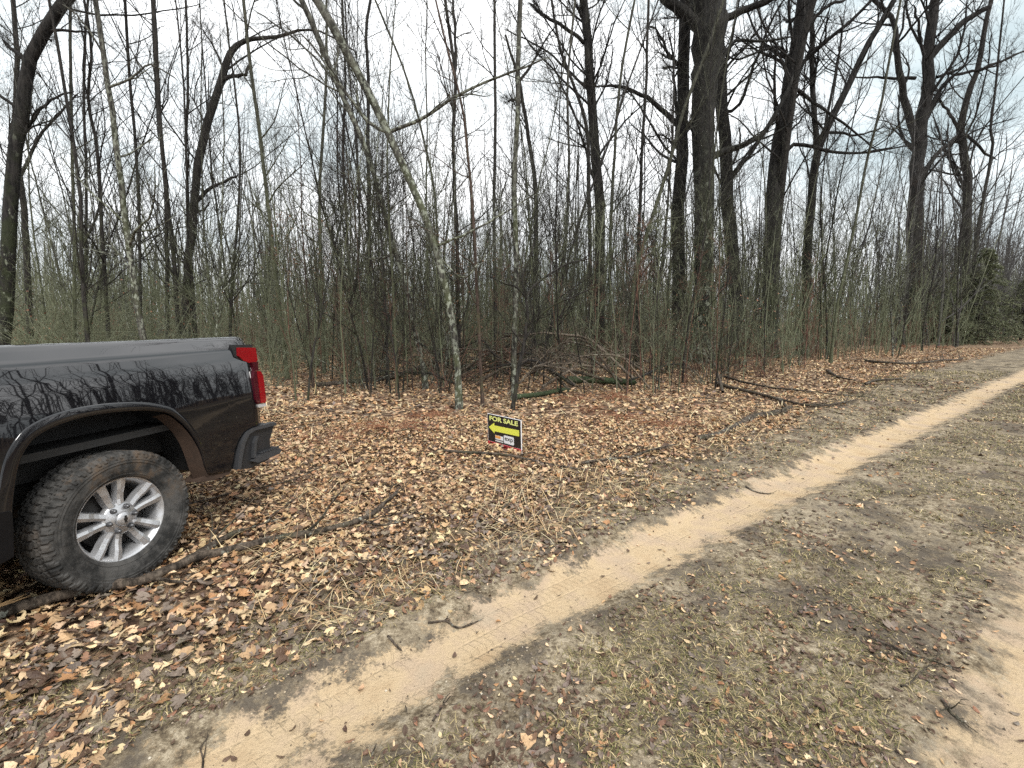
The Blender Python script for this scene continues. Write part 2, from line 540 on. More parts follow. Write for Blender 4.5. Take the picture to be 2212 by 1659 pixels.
gx = axis_steps(-4.0, 7.0, 0.04, -600, 600, 1.07)
gy = axis_steps(1.0, 7.2, 0.04, -600, 900, 1.07)
GX, GY = np.meshgrid(gx, gy)
GZ = hgt(GX, GY)
A_, L_ = lane(GX, GY)
nx, ny = len(gx), len(gy)
ii, jj = np.meshgrid(np.arange(nx - 1), np.arange(ny - 1))
q = np.stack([jj * nx + ii, jj * nx + ii + 1, (jj + 1) * nx + ii + 1, (jj + 1) * nx + ii], -1).reshape(-1, 4)
V = np.stack([GX, GY, GZ], -1).reshape(-1, 3)
fl = L_.ravel()[q].mean(1); fa = A_.ravel()[q].mean(1)
is_track = (np.abs(fl) < 0.27) | (np.abs(fl - 1.8) < 0.33)
is_lane = (fl > litter_edge(fa)) & (fl < 3.4) & ~is_track


def ground_piece(name, mask, label):
    sel = q[mask]
    used, inv = np.unique(sel, return_inverse=True)
    me = mesh_np(name, V[used], [inv.reshape(-1, 4)], SOIL)
    for an, arr in (('lane_across', L_), ('lane_along', A_), ('litter_edge', litter_edge(A_))):
        at_ = me.attributes.new(an, 'FLOAT', 'POINT')
        at_.data.foreach_set('value', arr.ravel()[used].astype(np.float32))
    o = link(name, me)
    tag(o, label, None, None, 'structure')
    return o


FLOOR = ground_piece('forest_floor', ~is_track & ~is_lane, 'forest floor of brown soil under fallen leaves')
LANE = ground_piece('dirt_road', is_lane, 'matted grassy middle and verges of the dirt lane')
TRACK = ground_piece('sandy_wheel_track', is_track, 'two bare sandy wheel tracks with tyre prints')

# ------------------------------------------------------------------ trees


def hero(name, label, base, pts, w0, w1, mat, depth=None, limbs=(), dens=1.0, top=True, group=None, widths=None, cat='tree',
         l1=None, twig=1.2, tmin=0.12, thin=0.82):
    """base / pts are photo points bottom to top; the tree stands where its base meets the ground"""
    rng = np.random.default_rng(sum(map(ord, label)))
    if depth is None:
        depth = float(gp(*base)[1])
    P = [at(*base, depth)] + [at(X, Y, depth) for X, Y in pts]
    P = np.array(P)
    P[0, 2] = float(hgt(P[0, 0], P[0, 1])) - 0.05
    lean = rng.normal(0, 0.05)
    P[:, 1] += (P[:, 2] - P[0, 2]) * lean
    n0 = len(P)
    if top:                                    # goes on above the top of the photo
        d = P[-1] - P[-2]; d = d / np.linalg.norm(d)
        hh = max(2.0, (P[-1, 2]) * 0.35)
        d2 = nrm(d + np.array([0, 0, 0.5]))
        P = np.vstack([P, P[-1] + d * hh * 0.5, P[-1] + d * hh * 0.5 + d2 * hh * 0.5])
    if widths is None:
        s = np.linspace(0, 1, n0)
        widths = w0 + (w1 - w0) * s
    Wd = list(np.asarray(widths, float))
    if top: Wd += [Wd[-1] * 0.65, Wd[-1] * 0.25]
    PW = resample(np.column_stack([P, np.array(Wd) * thin]), 30)
    Pt, Rt = PW[:, :3], wpx(PW[:, 3], depth) / 2
    hb = Pt[:, 2] - Pt[0, 2]
    Rt = Rt * (1 + 0.45 * np.exp(-hb / (Rt[0] * 1.8)))
    wob = rng.normal(0, 1, (30, 3)) * Rt[:, None] * 0.12; wob[0] = 0
    Pt = Pt + wob
    org = Pt[0].copy()
    root = empty(name, org)
    tag(root, label, cat, group)
    big = Rt[0] > 0.1
    link('trunk', tube_mesh('trunk', [((Pt - org)[None], Rt[None], 12 if big else 7, False)], mat), root)
    # limbs seen in the photo
    LP, LR = [], []
    for lp in limbs:
        pts_l, lw0, lw1 = lp[0], lp[1], lp[2]
        dd = rng.normal(0, 0.12)
        q_ = np.array([at(X, Y, depth) for X, Y in pts_l])
        k = np.argmin(np.linalg.norm(Pt - q_[0], axis=1)); q_[:, 1] += Pt[k, 1] - q_[0, 1]
        q_[0] = q_[0] * 0.4 + Pt[k] * 0.6
        q_[:, 1] += np.linspace(0, 1, len(q_)) ** 1.2 * dd * np.linalg.norm(q_[-1] - q_[0])
        q_ = resample(q_, 14)
        q_[1:] += rng.normal(0, 0.006 * depth / 8, (13, 3))
        r_ = np.linspace(wpx(lw0, depth) / 2, wpx(lw1, depth) / 2, 14)
        link('limb', tube_mesh('limb', [((q_ - org)[None], r_[None], 7, True)], mat), root)
        LP.append(q_); LR.append(r_)
    H = Pt[-1, 2] - Pt[0, 2]
    n1 = int((l1 if l1 is not None else (24 if big else 15)) * dens)
    L1, R1 = spawn(Pt[None], Rt[None], n1, tmin if not big else max(tmin, 0.25), 0.98,
                   (lambda t, Lp: Lp * (0.24 if big else 0.2) * (1.15 - t * 0.75)), (0.5, 1.25), 10, 0.07, 0.10 if big else 0.12, rng, 0.30 if big else 0.45, 0.004)
    G = [(L1, R1, 5, True)]
    if LP:
        LPa = np.array(LP); LRa = np.array(LR)
        La, Ra = spawn(LPa, LRa, 6, 0.2, 0.98, lambda t, Lp: Lp * 0.42 * (1.1 - 0.5 * t), (0.45, 1.1), 10, 0.05, 0.16, rng, 0.6, 0.004)
        L1 = np.concatenate([L1, La]); R1 = np.concatenate([R1, Ra])
        G = [(L1, R1, 5, True)]
    L2, R2 = spawn(L1, R1, int(5 * twig + 0.5), 0.2, 1.0, lambda t, Lp: Lp * 0.38 + 0.1, (0.4, 1.1), 7, 0.06, 0.18, rng, 0.6, 0.0024 * depth / 10)
    L3, R3 = spawn(L2, R2, int(4 * twig + 0.5), 0.15, 1.0, lambda t, Lp: Lp * 0.42 + 0.06, (0.35, 1.0), 4, 0.06, 0.2, rng, 0.65, 0.0017 * depth / 10)
    G += [(L2, R2, 4, True), (L3, R3, 3, True)]
    if big:
        L4, R4 = spawn(L3, R3, 2, 0.15, 1.0, lambda t, Lp: Lp * 0.45 + 0.05, (0.35, 1.0), 3, 0.05, 0.2, rng, 0.7, 0.0017 * depth / 10)
        G += [(L4, R4, 3, True)]
    G = [(g[0] - org, g[1], g[2], g[3]) for g in G]
    link('crown', tube_mesh('crown', G, mat), root)
    return root


O, LI, DK, GR, BR = BARK_OAK, BARK_LICHEN, BARK_DARK, BARK_GREEN, BARK_BROWN
hero('oak_tree', 'thick dark oak trunk leaning right at the upper left corner above the pickup', (0, 815),
     [(4, 578), (4, 400), (8, 311), (18, 222), (27, 120), (58, 49), (92, -5)], 30, 24, O, depth=12,
     limbs=[([(10, 300), (35, 250), (67, 200), (115, 169)], 9, 3), ([(58, 52), (85, 42), (140, 45), (190, 48)], 7, 2),
            ([(27, 130), (0, 95), (-40, 60)], 12, 4), ([(50, 60), (74, 66)], 7, 3)])
hero('bare_tree', 'grey forked stem just right of the dark oak in the upper left corner', (66, 790),
     [(58, 560), (52, 440), (44, 378), (24, 320), (33, 250), (40, 120), (30, 0)], 14, 9, DK, depth=15.5,
     limbs=[([(49, 390), (75, 300), (110, 240), (150, 180)], 7, 3)])
hero('bare_tree', 'pale lichen covered tree leaning left directly behind the pickup bed', (330, 845),
     [(311, 737), (296, 622), (284, 533), (271, 400), (262, 311), (249, 191), (233, 80), (224, -5)], 16, 10, LI, depth=9.8,
     limbs=[([(252, 215), (300, 178), (340, 150), (400, 185)], 5, 2), ([(240, 120), (200, 60), (165, 30)], 4, 2)], dens=0.8)
hero('bent_oak_tree', 'dark tree with a crooked top bending right and two broken stub limbs', (398, 794),
     [(398, 650), (400, 578), (407, 467), (411, 378), (420, 311), (438, 231), (458, 169), (471, 124), (484, 89), (511, 69), (547, 62), (591, 58), (636, 44), (689, 51), (760, 95)],
     22, 5, DK, depth=15, widths=[24, 22, 20, 19, 18, 19, 18, 17, 16, 14, 11, 9, 8, 6, 4, 3], top=False,
     limbs=[([(462, 158), (480, 150), (511, 144), (514, 132), (518, 118)], 9, 5), ([(414, 425), (445, 400), (475, 385), (502, 368)], 9, 4),
            ([(455, 128), (440, 80), (418, 42)], 5, 2), ([(415, 465), (430, 450), (444, 430)], 5, 3)], l1=10)
hero('leaning_tree', 'long lichen spotted trunk leaning left, right one of the leaning pair', (992, 887),
     [(989, 800), (984, 740), (966, 640), (930, 505), (888, 395), (848, 305), (810, 235), (770, 150), (725, 70), (680, -10)], 17, 21, LI,
     limbs=[([(841, 291), (915, 253), (986, 204), (1048, 176), (1115, 153), (1190, 120)], 8, 3), ([(839, 290), (795, 262), (741, 191), (690, 120), (640, 60)], 8, 3),
            ([(932, 511), (990, 513), (1048, 484), (1115, 444), (1181, 400)], 6, 2), ([(934, 515), (905, 478), (866, 462)], 5, 2),
            ([(945, 560), (1000, 600), (1040, 560), (1090, 500)], 5, 2)], dens=0.8, tmin=0.25)
hero('leaning_tree', 'thinner lichen spotted trunk leaning left, left one of the leaning pair', (920, 846),
     [(912, 780), (901, 729), (884, 636), (866, 573), (848, 511), (826, 422), (804, 347), (777, 276), (750, 218), (737, 187), (700, 95), (655, -8)], 13, 13, LI,
     limbs=[([(750, 215), (700, 150), (640, 95), (560, 40)], 5, 2), ([(860, 550), (800, 560), (740, 520), (700, 470)], 5, 2), ([(730, 175), (740, 110), (720, 40)], 5, 2)], dens=0.8, tmin=0.3)
hero('bare_tree', 'thin straight grey stem forking into two tops right of the leaning pair', (996, 815),
     [(992, 720), (990, 511), (986, 422), (984, 311), (990, 191), (979, 111), (965, -5)], 10, 7, DK, depth=12,
     limbs=[([(990, 185), (989, 120), (985, 50), (980, -10)], 6, 4)])
hero('bare_tree', 'reddish brown stem slanting left that crosses the thin forked stem', (1043, 880),
     [(1035, 737), (1028, 622), (1021, 467), (1008, 333), (994, 210), (960, 80), (940, -5)], 9, 5, BR, dens=0.7)
hero('bare_tree', 'slim straight dark stem between the leaning pair and the pale straight tree', (1072, 820),
     [(1070, 740), (1068, 578), (1066, 444), (1068, 311), (1068, 178), (1066, -5)], 10, 7, DK, depth=12.2)
hero('bare_tree', 'straight pale mottled trunk rising behind the for sale sign', (1110, 868),
     [(1110, 737), (1115, 622), (1113, 489), (1110, 400), (1115, 311), (1118, 178), (1124, -5)], 14, 11, LI, dens=0.7, tmin=0.3)
hero('dead_snag', 'dark snag leaning left with broken stubs behind the pale straight tree', (1162, 762),
     [(1158, 600), (1157, 489), (1155, 400), (1141, 311), (1128, 231), (1119, 178), (1104, 140), (1093, 100)], 14, 5, DK,
     limbs=[([(1130, 238), (1110, 232), (1095, 237)], 6, 4), ([(1122, 195), (1145, 160), (1170, 110), (1200, 60)], 6, 2)], top=False, l1=8)
hero('crooked_sapling', 'near black crooked sapling with spreading bare twigs above the for sale sign', (1106, 885),
     [(1120, 800), (1133, 737), (1139, 690), (1137, 644), (1128, 600), (1150, 540), (1160, 470)], 12, 3, DK, top=False,
     limbs=[([(1137, 644), (1120, 622), (1084, 609), (1050, 590)], 6, 2), ([(1137, 640), (1160, 612), (1220, 570), (1290, 550)], 6, 2),
            ([(1134, 735), (1180, 670), (1240, 640), (1310, 610)], 5, 2), ([(1132, 745), (1090, 690), (1060, 655)], 4, 2)], l1=8)
hero('oak_tree', 'dark oak with long limbs reaching left, standing left of the thick oak cluster', (1293, 772),
     [(1294, 720), (1297, 578), (1297, 444), (1290, 333), (1281, 222), (1275, 89), (1266, -5)], 25, 17, O, thin=0.95,
     limbs=[([(1270, 78), (1226, 49), (1173, 18), (1140, -8)], 8, 5), ([(1266, 31), (1244, -5)], 8, 6), ([(1276, 178), (1226, 138), (1173, 89), (1084, 44)], 6, 2),
            ([(1284, 300), (1240, 240), (1204, 160), (1170, 110)], 5, 2), ([(1288, 330), (1320, 300), (1360, 250), (1420, 200)], 5, 2), ([(1283, 190), (1310, 100), (1330, 20)], 5, 2)])
hero('bare_tree', 'slim companion stem close to the left side of the long limbed oak', (1278, 775),
     [(1274, 600), (1270, 422), (1264, 289), (1248, 231), (1225, 170), (1204, 111), (1185, 0)], 11, 5, DK, depth=19)
hero('bare_tree', 'thin stem slanting right beside the long limbed oak', (1316, 790),
     [(1320, 600), (1324, 467), (1333, 333), (1341, 222), (1355, 111), (1378, -5)], 9, 6, GR, depth=16)
hero('bare_tree', 'thin straight stem halfway between the long limbed oak and the thick oaks', (1376, 795),
     [(1378, 600), (1381, 489), (1388, 311), (1395, 200), (1402, -5)], 9, 6, DK, depth=15)
hero('bare_tree', 'thin tree slanting strongly right in front of the leftmost thick oak', (1352, 800),
     [(1366, 640), (1380, 560), (1417, 444), (1448, 347), (1480, 230), (1530, 100), (1565, -5)], 11, 7, GR, depth=14)
hero('oak_tree', 'straight oak trunk at the left of the thick oak cluster', (1466, 777),
     [(1466, 700), (1466, 599), (1471, 450), (1475, 350), (1480, 200), (1484, 75), (1488, -5)], 34, 26, O,
     limbs=[([(1478, 285), (1452, 249), (1417, 218), (1381, 196), (1333, 182), (1288, 182)], 12, 4), ([(1480, 140), (1450, 110), (1425, 60), (1400, 50)], 8, 3),
            ([(1476, 330), (1440, 290), (1400, 290)], 6, 2), ([(1480, 135), (1455, 137), (1432, 140)], 5, 4)])
hero('oak_tree', 'widest oak with pale lichen patches down its trunk and a heavy left limb', (1516, 781),
     [(1517, 700), (1520, 599), (1522, 449), (1522, 300), (1522, 200), (1527, 100), (1532, -5)], 48, 70, BARK_PATCHY, thin=0.95, widths=[50, 43, 40, 40, 45, 49, 60, 72],
     limbs=[([(1508, 75), (1485, 35), (1455, 10), (1425, -15)], 26, 18), ([(1560, 55), (1590, 30), (1640, 15), (1690, -8)], 15, 10),
            ([(1538, 348), (1590, 320), (1640, 295), (1665, 260), (1690, 210), (1705, 165)], 15, 5), ([(1510, 295), (1480, 265), (1440, 240)], 9, 3),
            ([(1545, 210), (1580, 95), (1640, 90), (1720, 80)], 9, 3)], l1=14, tmin=0.35)
hero('oak_tree', 'oak trunk close behind the right side of the widest oak', (1598, 762),
     [(1594, 680), (1580, 549), (1575, 450), (1570, 350), (1560, 200), (1556, 100), (1552, -5)], 36, 24, O, dens=0.8,
     limbs=[([(1572, 395), (1600, 360), (1640, 300), (1700, 200)], 8, 3), ([(1565, 250), (1600, 220), (1660, 60), (1700, -10)], 7, 4)])
hero('oak_tree', 'tall oak leaning slightly right, right of the thick oak cluster', (1658, 770),
     [(1663, 660), (1670, 555), (1677, 444), (1686, 355), (1699, 267), (1717, 155), (1735, 67), (1744, -5)], 42, 32, O,
     limbs=[([(1690, 330), (1720, 310), (1790, 330), (1860, 335), (1960, 320)], 9, 2), ([(1715, 200), (1780, 215), (1850, 250), (1960, 320)], 8, 2),
            ([(1722, 150), (1690, 95), (1600, 120), (1560, 100)], 7, 3), ([(1735, 75), (1800, 0), (1850, -20)], 8, 5), ([(1700, 290), (1730, 260), (1750, 230)], 6, 2)])
hero('bare_tree', 'slim dark trunk along the left side of the tall right leaning oak', (1646, 766),
     [(1650, 620), (1655, 489), (1657, 378), (1666, 222), (1675, 133), (1693, 58), (1704, -5)], 18, 14, DK, depth=21)
hero('bare_tree', 'forked tree right of the tall oak with one top upright and one slanting right', (1733, 762),
     [(1735, 660), (1737, 578), (1742, 422), (1750, 347), (1768, 289), (1804, 213), (1844, 124), (1893, 36), (1920, -10)], 24, 10, O,
     limbs=[([(1750, 347), (1746, 222), (1748, 111), (1752, -5)], 11, 8), ([(1772, 285), (1840, 300), (1900, 280)], 6, 2), ([(1765, 295), (1790, 200), (1830, 60), (1840, 0)], 6, 3)])
hero('bare_tree', 'very thin long stem slanting right between the forked tree and the forked oak', (1795, 770),
     [(1806, 660), (1822, 578), (1840, 489), (1862, 356), (1888, 244), (1911, 111), (1930, -5)], 7, 5, GR, depth=17, dens=0.7)
hero('oak_tree', 'widely forked oak near the right edge standing above the evergreens', (1973, 744),
     [(1975, 680), (1977, 600), (1986, 444), (1993, 333), (2004, 258), (2019, 178), (2026, 89), (2040, -5)], 38, 20, O, depth=34,
     limbs=[([(1988, 307), (1973, 249), (1955, 191), (1937, 124), (1928, 58), (1897, 22), (1850, 5)], 16, 6), ([(2024, 115), (2066, 71), (2106, 31), (2170, -8)], 15, 9),
            ([(1998, 385), (2030, 338), (2057, 311), (2075, 302), (2106, 276), (2142, 280), (2190, 311), (2225, 325)], 10, 4),
            ([(2008, 255), (2035, 200), (2066, 160), (2115, 151), (2168, 138)], 10, 3), ([(1950, 165), (1900, 155), (1850, 152)], 7, 2),
            ([(2019, 150), (2005, 90), (1985, 0)], 7, 4), ([(2066, 160), (2100, 130), (2110, 60)], 6, 2)], twig=1.2)
hero('bare_tree', 'crooked dark tree right of the widely forked oak', (2086, 744),
     [(2085, 620), (2084, 511), (2084, 400), (2075, 338), (2066, 289), (2071, 244), (2088, 191), (2102, 151), (2115, 60), (2130, -5)], 22, 8, DK, depth=36,
     limbs=[([(2067, 290), (2040, 240), (2010, 200)], 7, 3), ([(2102, 155), (2150, 140), (2200, 120)], 6, 2)])
hero('bare_tree', 'slender curved tree nearest the right edge with swept branches', (2100, 742),
     [(2104, 640), (2112, 533), (2133, 422), (2155, 311), (2152, 270), (2165, 180), (2180, 60)], 9, 4, DK, depth=33)
for lab, base, pts, a, b_, m, dp in [
    ('thin upright stem right of the pale leaning tree behind the pickup', (300, 800), [(302, 700), (300, 560), (293, 378), (284, 267), (271, 133), (262, -5)], 8, 6, DK, 13.5),
    ('upright dark stem left of the crooked topped tree behind the pickup', (392, 810), [(390, 740), (382, 556), (373, 422), (364, 311), (360, 178), (356, -5)], 11, 8, DK, 13),
    ('thin stem near the left edge, second tree from the dark corner oak', (160, 800), [(158, 640), (155, 500), (147, 311), (142, 178), (138, -5)], 8, 6, GR, 13),
    ('very thin grey stem between the corner oak and the pale leaning tree', (184, 795), [(184, 700), (182, 560), (178, 356), (171, 222), (171, 60), (175, -5)], 7, 5, DK, 14.5),
    ('stem leaning left that passes behind the pale leaning tree top', (362, 800), [(358, 640), (351, 444), (342, 333), (327, 222), (311, -5)], 10, 6, DK, 14),
    ('upright thin stem right beside the crooked topped tree', (420, 800), [(415, 600), (404, 311), (409, 200), (405, -5)], 7, 5, DK, 16),
    ('slim stem leaning left above the tail light of the pickup', (622, 820), [(608, 690), (600, 600), (591, 489), (578, 356), (564, 222), (551, 111), (542, -5)], 11, 7, GR, None),
    ('mossy footed stem standing alone right of the pickup tail light', (698, 808), [(694, 700), (688, 560), (682, 400), (691, 178), (689, -5)], 11, 6, GR, None),
    ('dark stem with a forked spur behind the left end of the pickup bed', (238, 800), [(236, 690), (235, 600), (231, 422), (227, 311), (213, 230), (225, 120), (210, -5)], 10, 5, DK, 14),
    ('dark small oak with a bushy bare top behind the leaning pair', (800, 770), [(800, 600), (800, 500), (799, 311), (801, 178), (797, 80), (810, 0)], 11, 6, O, None),
    ('thin stem leaning left in the gap right of the leaning pair', (952, 790), [(949, 700), (945, 600), (937, 422), (910, 289), (870, 147), (808, -5)], 7, 5, GR, 14.5),
    ('dark low stem with knots between the pickup and the leaning pair', (760, 780), [(757, 640), (752, 480), (745, 330), (752, 180), (745, -5)], 8, 5, DK, 17),
    ('pale stem behind the brush pile under the long limbed oak limb', (1215, 778), [(1213, 640), (1222, 500), (1226, 350), (1222, 200), (1240, -5)], 8, 5, LI, 18),
]:
    hero('bare_tree', lab, base, pts, a, b_, m, depth=dp, dens=0.9)

# saplings: prototypes, then copies of root + trunk + crown
HORIZ = 694.0


def make_sapling(seed, mat, Hh, r0, n1=20, leafy=False, bushy=1.0):
    rng = np.random.default_rng(seed)
    N = 16
    d = nrm(np.array([rng.normal(0, 0.06), rng.normal(0, 0.06), 1.0]))
    pts = [np.zeros(3)]
    for k in range(N - 1):
        pts.append(pts[-1] + d * Hh / (N - 1))
        d = nrm(d + rng.normal(0, 0.035, 3) + np.array([0, 0, 0.03]))
    P = np.array(pts)[None]
    R = (r0 * np.linspace(1, 0.22, N))[None]
    L1, R1 = spawn(P, R, n1, 0.12, 0.98, lambda t, Lp: Lp * 0.2 * (1.2 - 0.8 * t), (0.4, 1.0), 8, 0.09, 0.13, rng, 0.5, 0.004)
    L2, R2 = spawn(L1, R1, 5, 0.2, 1.0, lambda t, Lp: Lp * 0.4 + 0.06, (0.4, 1.0), 5, 0.06, 0.18, rng, 0.65, 0.0034)
    L3, R3 = spawn(L2, R2, int(3 * bushy), 0.2, 1.0, lambda t, Lp: Lp * 0.45 + 0.05, (0.4, 1.0), 3, 0.05, 0.2, rng, 0.7, 0.0028)
    tm = tube_mesh('trunk', [(P, R, 6, True)], mat)
    cm = tube_mesh('crown', [(L1, R1, 4, True), (L2, R2, 3, True), (L3, R3, 3, True)], mat)
    fm = None
    if leafy:
        low = L3[L3[:, 0, 2] < 4.5]
        idx = rng.integers(0, len(low), 260)
        c = low[idx, -1] + rng.normal(0, 0.05, (260, 3))
        fm = leaf_cards('dead_foliage', c, rng.uniform(0.03, 0.055, 260), rng, np.array([(0.21, 0.095, 0.05), (0.16, 0.075, 0.045), (0.28, 0.15, 0.08)]), flat=0.0)
    return tm, cm, fm


# leaf outlines (x along the leaf, y across), unit length
def outline(kind):
    if kind == 0:   # lobed oak leaf
        hl = [(0, .0), (.12, .05), (.2, .2), (.3, .1), (.42, .3), (.52, .13), (.66, .3), (.75, .14), (.88, .18), (1, 0)]
    elif kind == 1:  # maple
        hl = [(0, 0), (.02, .22), (.22, .5), (.3, .25), (.5, .52), (.6, .2), (.8, .22), (1, 0)]
    elif kind == 2:  # simple oval
        hl = [(0, 0), (.15, .16), (.4, .26), (.7, .2), (1, 0)]
    elif kind == 3:  # curled strip
        hl = [(0, 0), (.2, .1), (.5, .14), (.8, .08), (1, 0)]
    else:
        hl = [(0, 0), (.35, .27), (.75, .2), (1, 0)]
    return hl


def leaf_template(kind, curl, fold, twist=0.0):
    hl = np.array(outline(kind))
    x = hl[:, 0] - 0.5
    n = len(hl)
    mid = np.stack([x, np.zeros(n), np.zeros(n)], 1)
    lft = np.stack([x, hl[:, 1], fold * hl[:, 1]], 1)[1:-1]
    rgt = np.stack([x, -hl[:, 1], fold * hl[:, 1]], 1)[1:-1]
    Vt = np.concatenate([mid, lft, rgt])
    Vt[:, 2] += curl * (Vt[:, 0] ** 2) * 4 * 0.25 + twist * Vt[:, 0] * Vt[:, 1]
    F3, m = [], n - 2
    L = lambda i: n + i - 1
    Rr = lambda i: n + m + i - 1
    for i in range(n - 1):
        if i == 0:
            F3 += [(0, 1, L(1)), (0, Rr(1), 1)]
        elif i == n - 2:
            F3 += [(i, i + 1, L(i)), (i, Rr(i), i + 1)]
        else:
            F3 += [(i, i + 1, L(i + 1)), (i, L(i + 1), L(i)), (i, Rr(i + 1), i + 1), (i, Rr(i), Rr(i + 1))]
    return Vt, np.array(F3)


def rot_mats(yaw, tilt, tdir, rng=None):
    cy, sy = np.cos(yaw), np.sin(yaw); z = np.zeros_like(yaw); o = np.ones_like(yaw)
    Rz = np.stack([np.stack([cy, -sy, z], -1), np.stack([sy, cy, z], -1), np.stack([z, z, o], -1)], -2)
    ax = np.stack([np.cos(tdir), np.sin(tdir), z], -1)
    c, s = np.cos(tilt)[:, None, None], np.sin(tilt)[:, None, None]
    K = np.stack([np.stack([z, -ax[:, 2], ax[:, 1]], -1), np.stack([ax[:, 2], z, -ax[:, 0]], -1), np.stack([-ax[:, 1], ax[:, 0], z], -1)], -2)
    Rt = np.eye(3)[None] * c + s * K + (1 - c) * ax[:, :, None] * ax[:, None, :]
    return Rt @ Rz


def colour_attr(me, cols):
    at_ = me.color_attributes.new('leaf_colour', 'FLOAT_COLOR', 'POINT')
    c4 = np.concatenate([cols, np.ones((len(cols), 1))], 1).astype(np.float32)
    at_.data.foreach_set('color', c4.ravel())


def leaf_cards(name, C, size, rng, pal, flat=1.0, kinds=(0, 1, 2, 3), tilt=0.5, weights=None, mat=None, pick=None):
    Vs, Fs, Cs = [], [], []
    off = 0
    M = len(C)
    kd = rng.integers(0, len(kinds) * 3, M)
    ci = rng.choice(len(pal), M, p=weights) if pick is None else pick
    col = pal[ci] * rng.uniform(0.75, 1.25, (M, 1)) * rng.uniform(0.93, 1.07, (M, 3))
    for k in range(len(kinds) * 3):
        sel = np.where(kd == k)[0]
        if not len(sel): continue
        Vt, Ft = leaf_template(kinds[k // 3], (-0.5, 0.35, 0.9)[k % 3], (0.5, -0.35, 0.15)[k % 3], (0.6, -0.8, 0.3)[k % 3])
        yaw = rng.uniform(0, 2 * math.pi, len(sel)); td = rng.uniform(0, 2 * math.pi, len(sel))
        ti = np.abs(rng.normal(0, tilt, len(sel))) if flat > 0 else rng.uniform(0.3, 2.6, len(sel))
        Rm = rot_mats(yaw, ti, td)
        W = np.einsum('mij,vj->mvi', Rm, Vt) * size[sel][:, None, None] + C[sel][:, None, :]
        Vs.append(W.reshape(-1, 3)); nv = len(Vt)
        Fs.append((off + np.arange(len(sel))[:, None, None] * nv + Ft[None]).reshape(-1, 3))
        Cs.append(np.repeat(col[sel], nv, 0))
        off += len(sel) * nv
    me = mesh_np(name, np.concatenate(Vs), [np.concatenate(Fs)], mat or LEAF, False)
    colour_attr(me, np.clip(np.concatenate(Cs), 0, 1))
    return me


SAPL = []
SAPH = (7, 9, 11, 8.5, 10, 13, 6, 12, 14, 8, 9.5, 5)
WD = BARK_WOODS
_m = [GR, DK, GR, LI, GR, DK, BR, GR, DK, GR, BR, GR]
for k in range(12):
    SAPL.append((make_sapling(100 + k, _m[k], (7, 9, 11, 8.5, 10, 13, 6, 12, 14, 8, 9.5, 5)[k], (0.022, .024, .03, .032, .028, .036, .018, .034, .04, .022, .026, .015)[k],
                              n1=(24, 28, 30, 28, 30, 34, 22, 30, 36, 26, 28, 22)[k], leafy=k in (6, 10))))

ZONES = [  # x range in the photo, near?, words
    (-60, 330, 'behind the left half of the pickup bed'), (330, 640, 'behind the right half of the pickup bed'),
    (640, 900, 'between the pickup and the leaning pair of trees'), (900, 1250, 'behind the for sale sign and the brush pile'),
    (1250, 1480, 'around the long limbed oak'), (1480, 1720, 'around the thick oak cluster'), (1720, 1960, 'right of the tall oak, before the forked oak'),
    (1960, 2300, 'near the evergreens by the right edge')]
COUNT = 0
LANDMARKS = [(5, 12, 'the dark corner oak'), (160, 13, 'the second tree from the corner'), (318, 9.8, 'the pale tree behind the pickup'), (402, 15, 'the crooked topped tree'),
             (612, 11.5, 'the stem above the tail light'), (695, 12.2, 'the lone mossy stem'), (800, 18, 'the small bushy oak'), (905, 9.8, 'the left leaning trunk'), (985, 7.9, 'the right leaning trunk'),
             (1070, 12.2, 'the slim straight stem'), (1110, 8.6, 'the pale straight tree'), (1158, 22, 'the broken snag'), (1296, 19, 'the long limbed oak'), (1376, 15, 'the halfway stem'),
             (1467, 18.5, 'the leftmost thick oak'), (1518, 17.5, 'the widest oak'), (1594, 22.7, 'the oak behind the widest'), (1663, 22, 'the tall oak'), (1735, 23, 'the forked tree'),
             (1800, 17, 'the thin slanting stem'), (1976, 34, 'the forked oak'), (2040, 33, 'the small loose evergreen'), (2112, 33, 'the broad evergreen')]


def place_copy(src, name, loc, rz, sc, label, cat, group, names):
    root = empty(name, loc, (0, 0, rz))
    root.scale = (sc, sc, sc)
    tag(root, label, cat, group)
    for me, nm in zip(src, names):
        if me is not None: link(nm, me, root)
    return root


